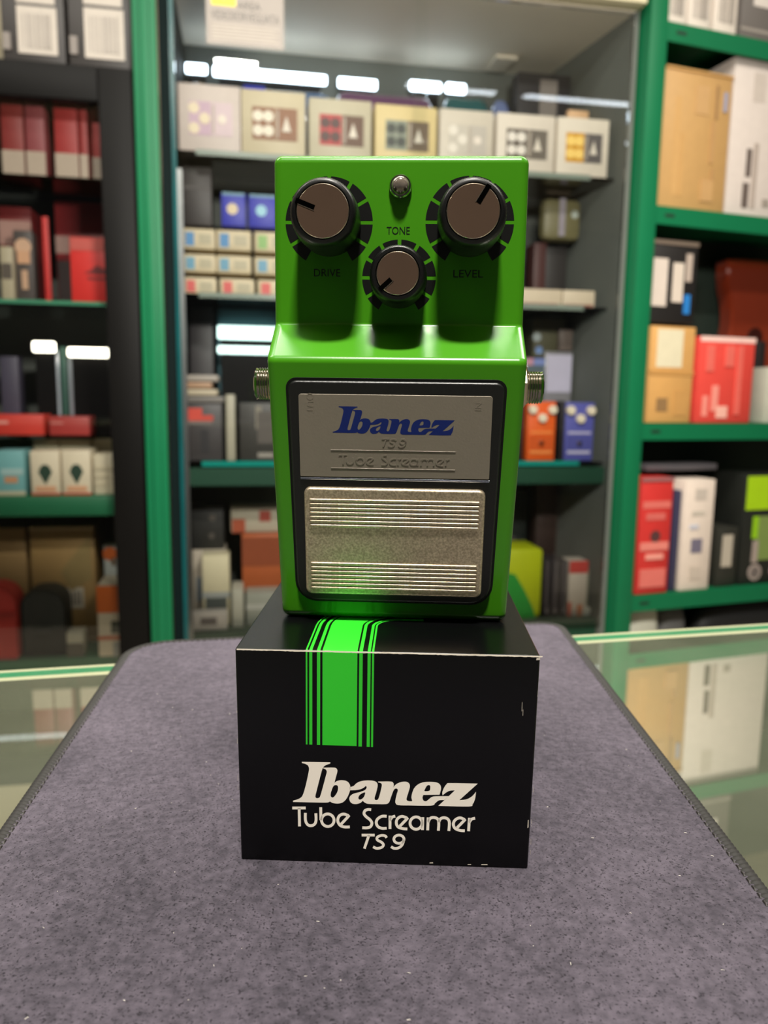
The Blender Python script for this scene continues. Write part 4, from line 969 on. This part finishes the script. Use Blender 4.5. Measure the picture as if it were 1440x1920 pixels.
for xa, xb, lab in ((1020, 1033, 'dark spine next to the lime box'), (1036, 1049, 'dark spine in the middle of the row beside the lime box'), (1052, 1064, 'dark spine next to the red-topped white box')):
    carton(WA, 'dark_slipcase', lab, 'case', (xa, 1052, xb, 1160), 0.05, 0.10, (62, 56, 58), [('pale_mark', .2, .06, .8, .14, (120, 110, 110)), ('edge_line', .1, .2, .3, .95, (92, 84, 88))], z=zt, group='dark slipcases beside the lime box')
carton(WA, 'red_top_box', 'white box with a red top on the bottom shelf by the rack post', 'box', (1068, 1052, 1104, 1160), 0.05, 0.06, (212, 200, 184), [('red_top', 0, .78, 1, 1, (206, 50, 44)), ('red_foot', .0, .0, .2, .25, (206, 100, 76)), ('orange_foot', .5, .0, .8, .2, (206, 130, 90))], z=zt)
carton(WA, 'pale_box', 'slim grey green box between the red-topped box and the rack post', 'box', (1117, 1068, 1122, 1160), 0.05, 0.03, (136, 138, 118), [('o', 'white_dot', .4, .1, .10, (206, 206, 190))], z=zt)
carton(WA, 'brown_carton', 'tall very dark brown carton behind the red-topped box', 'box', (1100, 885, 1140, 1160), 0.22, 0.06, (56, 40, 34), z=zt)
carton(WA, 'dark_carton', 'dark green black carton behind the dark slipcases', 'box', (935, 920, 985, 1160), 0.26, 0.08, (28, 36, 32), [('grey_line', .05, .55, .6, .58, (84, 82, 78)), ('o', 'red_spot', .02, .72, .07, (140, 34, 40))], z=zt)

# -- right rack
zt = RS['top'] + .0005
for k, (xa, xb, lab) in enumerate(((1250, 1291, 'white barcode carton nearest the rack post on the top shelf'), (1293, 1336, 'white barcode carton in the middle on the top rack shelf'), (1341, 1386, 'white barcode carton next to the grey box on the top shelf'))):
    carton(WB, 'white_barcode_carton', lab, 'box', (xa, -60, xb, 46), 0.0, 0.2, (222, 210, 198), bars(6, .18, .86, .2, .85, (150, 142, 134)), z=zt, group='white barcode cartons on the rack')
carton(WB, 'grey_carton', 'grey carton with white sticker at the right end of the top rack shelf', 'box', (1392, -80, 1500, 62), 0.0, 0.2, (104, 98, 94), [('sticker', .20, .42, .75, .95, (216, 206, 198)), ('line', .0, .12, 1, .16, (150, 142, 134))], z=zt)
zt = RS['up'] + .0005
t = carton(WB, 'tan_carton', 'tan carton with vertical brown printing on the rack', 'box', (1240, 132, 1367, 388), 0.0, 0.25, (186, 146, 92),
       [('print_column', .18, .10, .26, .80, (194, 152, 96)), ('print_column', .28, .10, .34, .55, (190, 148, 92)), ('print_block', .46, .70, .66, .90, (190, 150, 100)), ('print_column', .76, .68, .80, .92, (150, 116, 76)), ('print_column', .72, .36, .78, .66, (178, 138, 90)), ('print_block', .62, .08, .80, .24, (186, 146, 96)), ('print_column', .76, .24, .80, .32, (170, 132, 86)), ('blue_mark', .88, .74, .93, .88, (150, 150, 170)), ('top_flap', 0, .985, 1, 1.0, (196, 152, 92))], z=zt)
t = carton(WB, 'white_carton', 'large white carton with vertical black lettering beside the tan carton', 'box', (1369, 118, 1530, 392), 0.0, 0.25, (206, 194, 186),
       [('print_block', .22, .74, .36, .92, (196, 184, 174)), ('black_lettering', .20, .26, .26, .44, (96, 84, 78)), ('black_lettering', .18, .06, .25, .22, (96, 84, 78)), ('print_column', .28, .06, .33, .48, (170, 156, 146)), ('print_block', .42, .08, .50, .13, (150, 140, 130))], z=zt)
zt = RS['mid'] + .0005
carton(WB, 'cardboard_carton', 'light brown carton with a white sticker under the black carton', 'box', (1216, 612, 1300, 795), -0.01, 0.2, (204, 154, 90),
       [('sticker', .14, .58, .72, .97, (216, 206, 176)), ('dark_mark', .20, .12, .45, .26, (140, 108, 70)), ('print_block', .60, .08, .9, .34, (190, 142, 82)), ('tape', .0, .50, 1.0, .55, (190, 140, 78))], z=zt)
zc = WB.see(1258, 608, -0.01)[1] + .003
carton(WB, 'black_carton', 'black carton with two white stickers on top of the cardboard carton', 'box', (1221, 452, 1306, 610), -0.008, 0.2, (30, 27, 26),
       [('sticker', .02, .20, .34, .78, (206, 192, 180)), ('sticker', .46, .26, .70, .74, (206, 192, 178)), ('script_print', .74, .52, .88, .86, (176, 160, 148)), ('blue_mark', .74, .12, .88, .36, (38, 118, 190)), ('lid_edge', 0, .95, 1, 1, (110, 96, 84))], z=zc)
carton(WB, 'red_carton', 'bright red carton with pale print and a white top on the middle rack shelf', 'box', (1308, 632, 1412, 792), -0.012, 0.12, (216, 70, 60),
       [('pale_top', 0, .94, 1, 1.0, (240, 200, 190)), ('pale_print', .10, .08, .20, .32, (232, 140, 126)), ('pale_print', .26, .14, .38, .44, (232, 144, 130)), ('pale_print', .36, .06, .56, .20, (236, 176, 160)), ('pale_print', .12, .60, .26, .90, (224, 104, 92)), ('pale_print', .46, .66, .62, .90, (224, 104, 92)), ('pale_print', .68, .10, .78, .90, (222, 100, 88))], z=zt)
# glossy red brown guitar-like body behind
u0, u1, z0, z1 = look(WB, 1356, 488, 1480, 790, 0.17)
gt = thing('guitar_body', 'glossy dark red brown guitar body standing behind the red carton', 'guitar', WB.pt((u0 + u1) / 2 + .01, 0.19, zt + 0.006), WB.yaw)
GW = u1 - u0; GH = z1 - zt
half = [(0.0, .30), (.02, .42), (.12, .55), (.25, .58), (.38, .50), (.50, .40), (.60, .36), (.72, .38), (.86, .46), (.95, .47), (1.0, .40)]
out_ = [(hw * GW, hh * GH) for hh, hw in half] + [(-hw * GW, hh * GH) for hh, hw in half[::-1]]
out_ = catmull(out_, 4); n_ = len(out_); V, F = [], []
for yy, s in ((0.0, .94), (.008, 1.0), (.052, 1.0), (.06, .94)): V += [(x * s, yy, GH / 2 + (z - GH / 2) * s) for x, z in out_]
for k in range(3):
    for i in range(n_): F.append((k * n_ + i, k * n_ + (i + 1) % n_, (k + 1) * n_ + (i + 1) % n_, (k + 1) * n_ + i))
F += [tuple(range(n_)), tuple(range(3 * n_, 4 * n_))]
mesh('sound_body', V, F, cmat((136, 52, 30), .12, coat=1.0), gt, smooth=True, angle=30)
V, F = lathe_data([(GW * .12, 0), (GW * .12, .001), (GW * .10, .0012)], 28); k = mesh('sound_ring', V, F, cmat((60, 24, 18), .3), gt); k.matrix_local = Matrix.Translation((0, 0, GH * .52)) @ RX
carton(WB, 'white_edge_box', 'pale box at the right edge of the middle rack shelf', 'box', (1436, 690, 1520, 792), 0.0, 0.07, (186, 186, 170), z=zt)
carton(WB, 'black_box', 'black box behind the red carton at the right edge', 'box', (1414, 640, 1432, 792), 0.10, 0.06, (34, 28, 28), [('o', 'yellow_dot', .2, .56, .07, (220, 176, 30))], z=zt)
zt = RS['low'] + .0005
carton(WB, 'red_carton', 'tall narrow red carton with pale print on the lower rack shelf', 'box', (1197, 896, 1258, 1098), -0.012, 0.16, (196, 48, 44),
       [('pale_print', .08, .74, .95, .80, (214, 108, 98)), ('pale_print', .2, .64, .8, .70, (206, 100, 92)), ('o', 'dark_seal', .52, .50, .05, (84, 52, 52)), ('pale_print', .06, .38, .94, .45, (222, 128, 116)), ('pale_print', .25, .30, .8, .35, (230, 150, 136)), ('pale_print', .1, .06, .9, .22, (214, 110, 100)), ('dull_top', 0, .97, 1, 1, (150, 100, 100))], z=zt)
carton(WB, 'white_carton', 'tall narrow white carton with a violet square on the lower rack shelf', 'box', (1280, 900, 1336, 1090), -0.010, 0.16, (222, 206, 192),
       [('violet_square', .30, .34, .68, .47, (112, 106, 124)), ('grey_print', .32, .82, .72, .92, (196, 184, 172)), ('grey_print', .25, .68, .7, .72, (196, 186, 172)), ('grey_print', .3, .10, .7, .22, (196, 182, 168)), ('blue_print', .2, .56, .5, .60, (196, 196, 206))], z=zt)
carton(WB, 'black_lime_carton', 'black carton with lime green patch and round mark on the lower rack shelf', 'box', (1392, 888, 1520, 1086), 0.0, 0.13, (28, 30, 26),
       [('lime_patch', .02, .68, .50, .98, (162, 202, 20)), ('olive_panel', .20, .22, .95, .62, (120, 140, 74)), ('lime_strip', .14, .42, .22, .62, (140, 190, 24)), ('o', 'white_ring', .22, .11, .075, (160, 146, 138)), ('o', 'ring_core', .22, .11, .05, (110, 100, 96)), ('white_script', .16, .20, .24, .40, (160, 146, 136)), ('o', 'white_ring', .52, .11, .06, (160, 140, 140))], z=zt)
carton(WB, 'black_carton', 'low black carton with a white tag between the white and lime cartons', 'box', (1344, 990, 1383, 1088), 0.0, 0.13, (44, 44, 38), [('white_tag', .22, .34, .72, .88, (180, 170, 154))], z=zt)
carton(WB, 'black_carton', 'tall black carton with green edges behind the tagged carton', 'box', (1337, 892, 1400, 1088), 0.17, 0.05, (26, 28, 20), [('green_edge', .08, .2, .16, .95, (66, 78, 24)), ('green_edge', .6, .2, .7, .95, (66, 78, 24))], z=zt)
carton(WB, 'blue_sleeve', 'narrow navy sleeve between the red and white cartons', 'sleeve', (1262, 920, 1274, 1090), -0.005, 0.12, (56, 54, 80), z=zt, body='sleeve')
# packs hanging just below the middle shelf: flat items lying on the carton tops
carton(WB, 'flat_pack', 'flat dark pack lying across the tall rack cartons', 'package', (1212, 872, 1345, 890), 0.03, 0.12, (92, 88, 92), z=WB.see(1250, 894, -.012)[1] + .012, h=.018)
zt = RS['bot'] + .0005
def blob(fr, name, label, cat, px, w, depth, color, zb):
    u0, u1, z0, z1 = look(fr, *px, w); W = u1 - u0; H = z1 - zb
    t = thing(name, label, cat, fr.pt((u0 + u1) / 2, w, zb), fr.yaw)
    bm = bmesh.new(); bmesh.ops.create_uvsphere(bm, u_segments=24, v_segments=14, radius=1)
    for v in bm.verts:
        x, y, z = v.co; s = lambda q: math.copysign(abs(q) ** 0.6, q)
        v.co = Vector((s(x) * W / 2, depth / 2 + s(y) * depth / 2, max(0.0, H / 2 + s(z) * H / 2)))
    from_bm('cover', bm, cmat(color, .5), t, smooth=True, angle=60)
    return t, W, H
for nm, lab, cat, px, w, c in (('white_case', 'white rounded case under the lower rack shelf beside the post', 'case', (1176, 1114, 1246, 1200), 0.02, (206, 206, 190)),
                          ('grey_case', 'grey rounded case beside the white rounded case', 'case', (1242, 1128, 1296, 1200), 0.03, (96, 96, 96)),
                          ('blue_case', 'blue case behind the grey rounded case', 'case', (1262, 1112, 1312, 1200), 0.165, (46, 84, 170)),
                          ('black_bag', 'black soft bag under the lower rack shelf at the right', 'bag', (1318, 1118, 1500, 1200), 0.02, (34, 35, 36))):
    t, W, H = blob(WB, nm, lab, cat, px, w, 0.12, c, zt)
    boxm('zip_line', (-W * .42, -0.002, H * .5), (W * .42, 0.008, H * .515), cmat(tuple(int(v * .7) for v in c)), t)
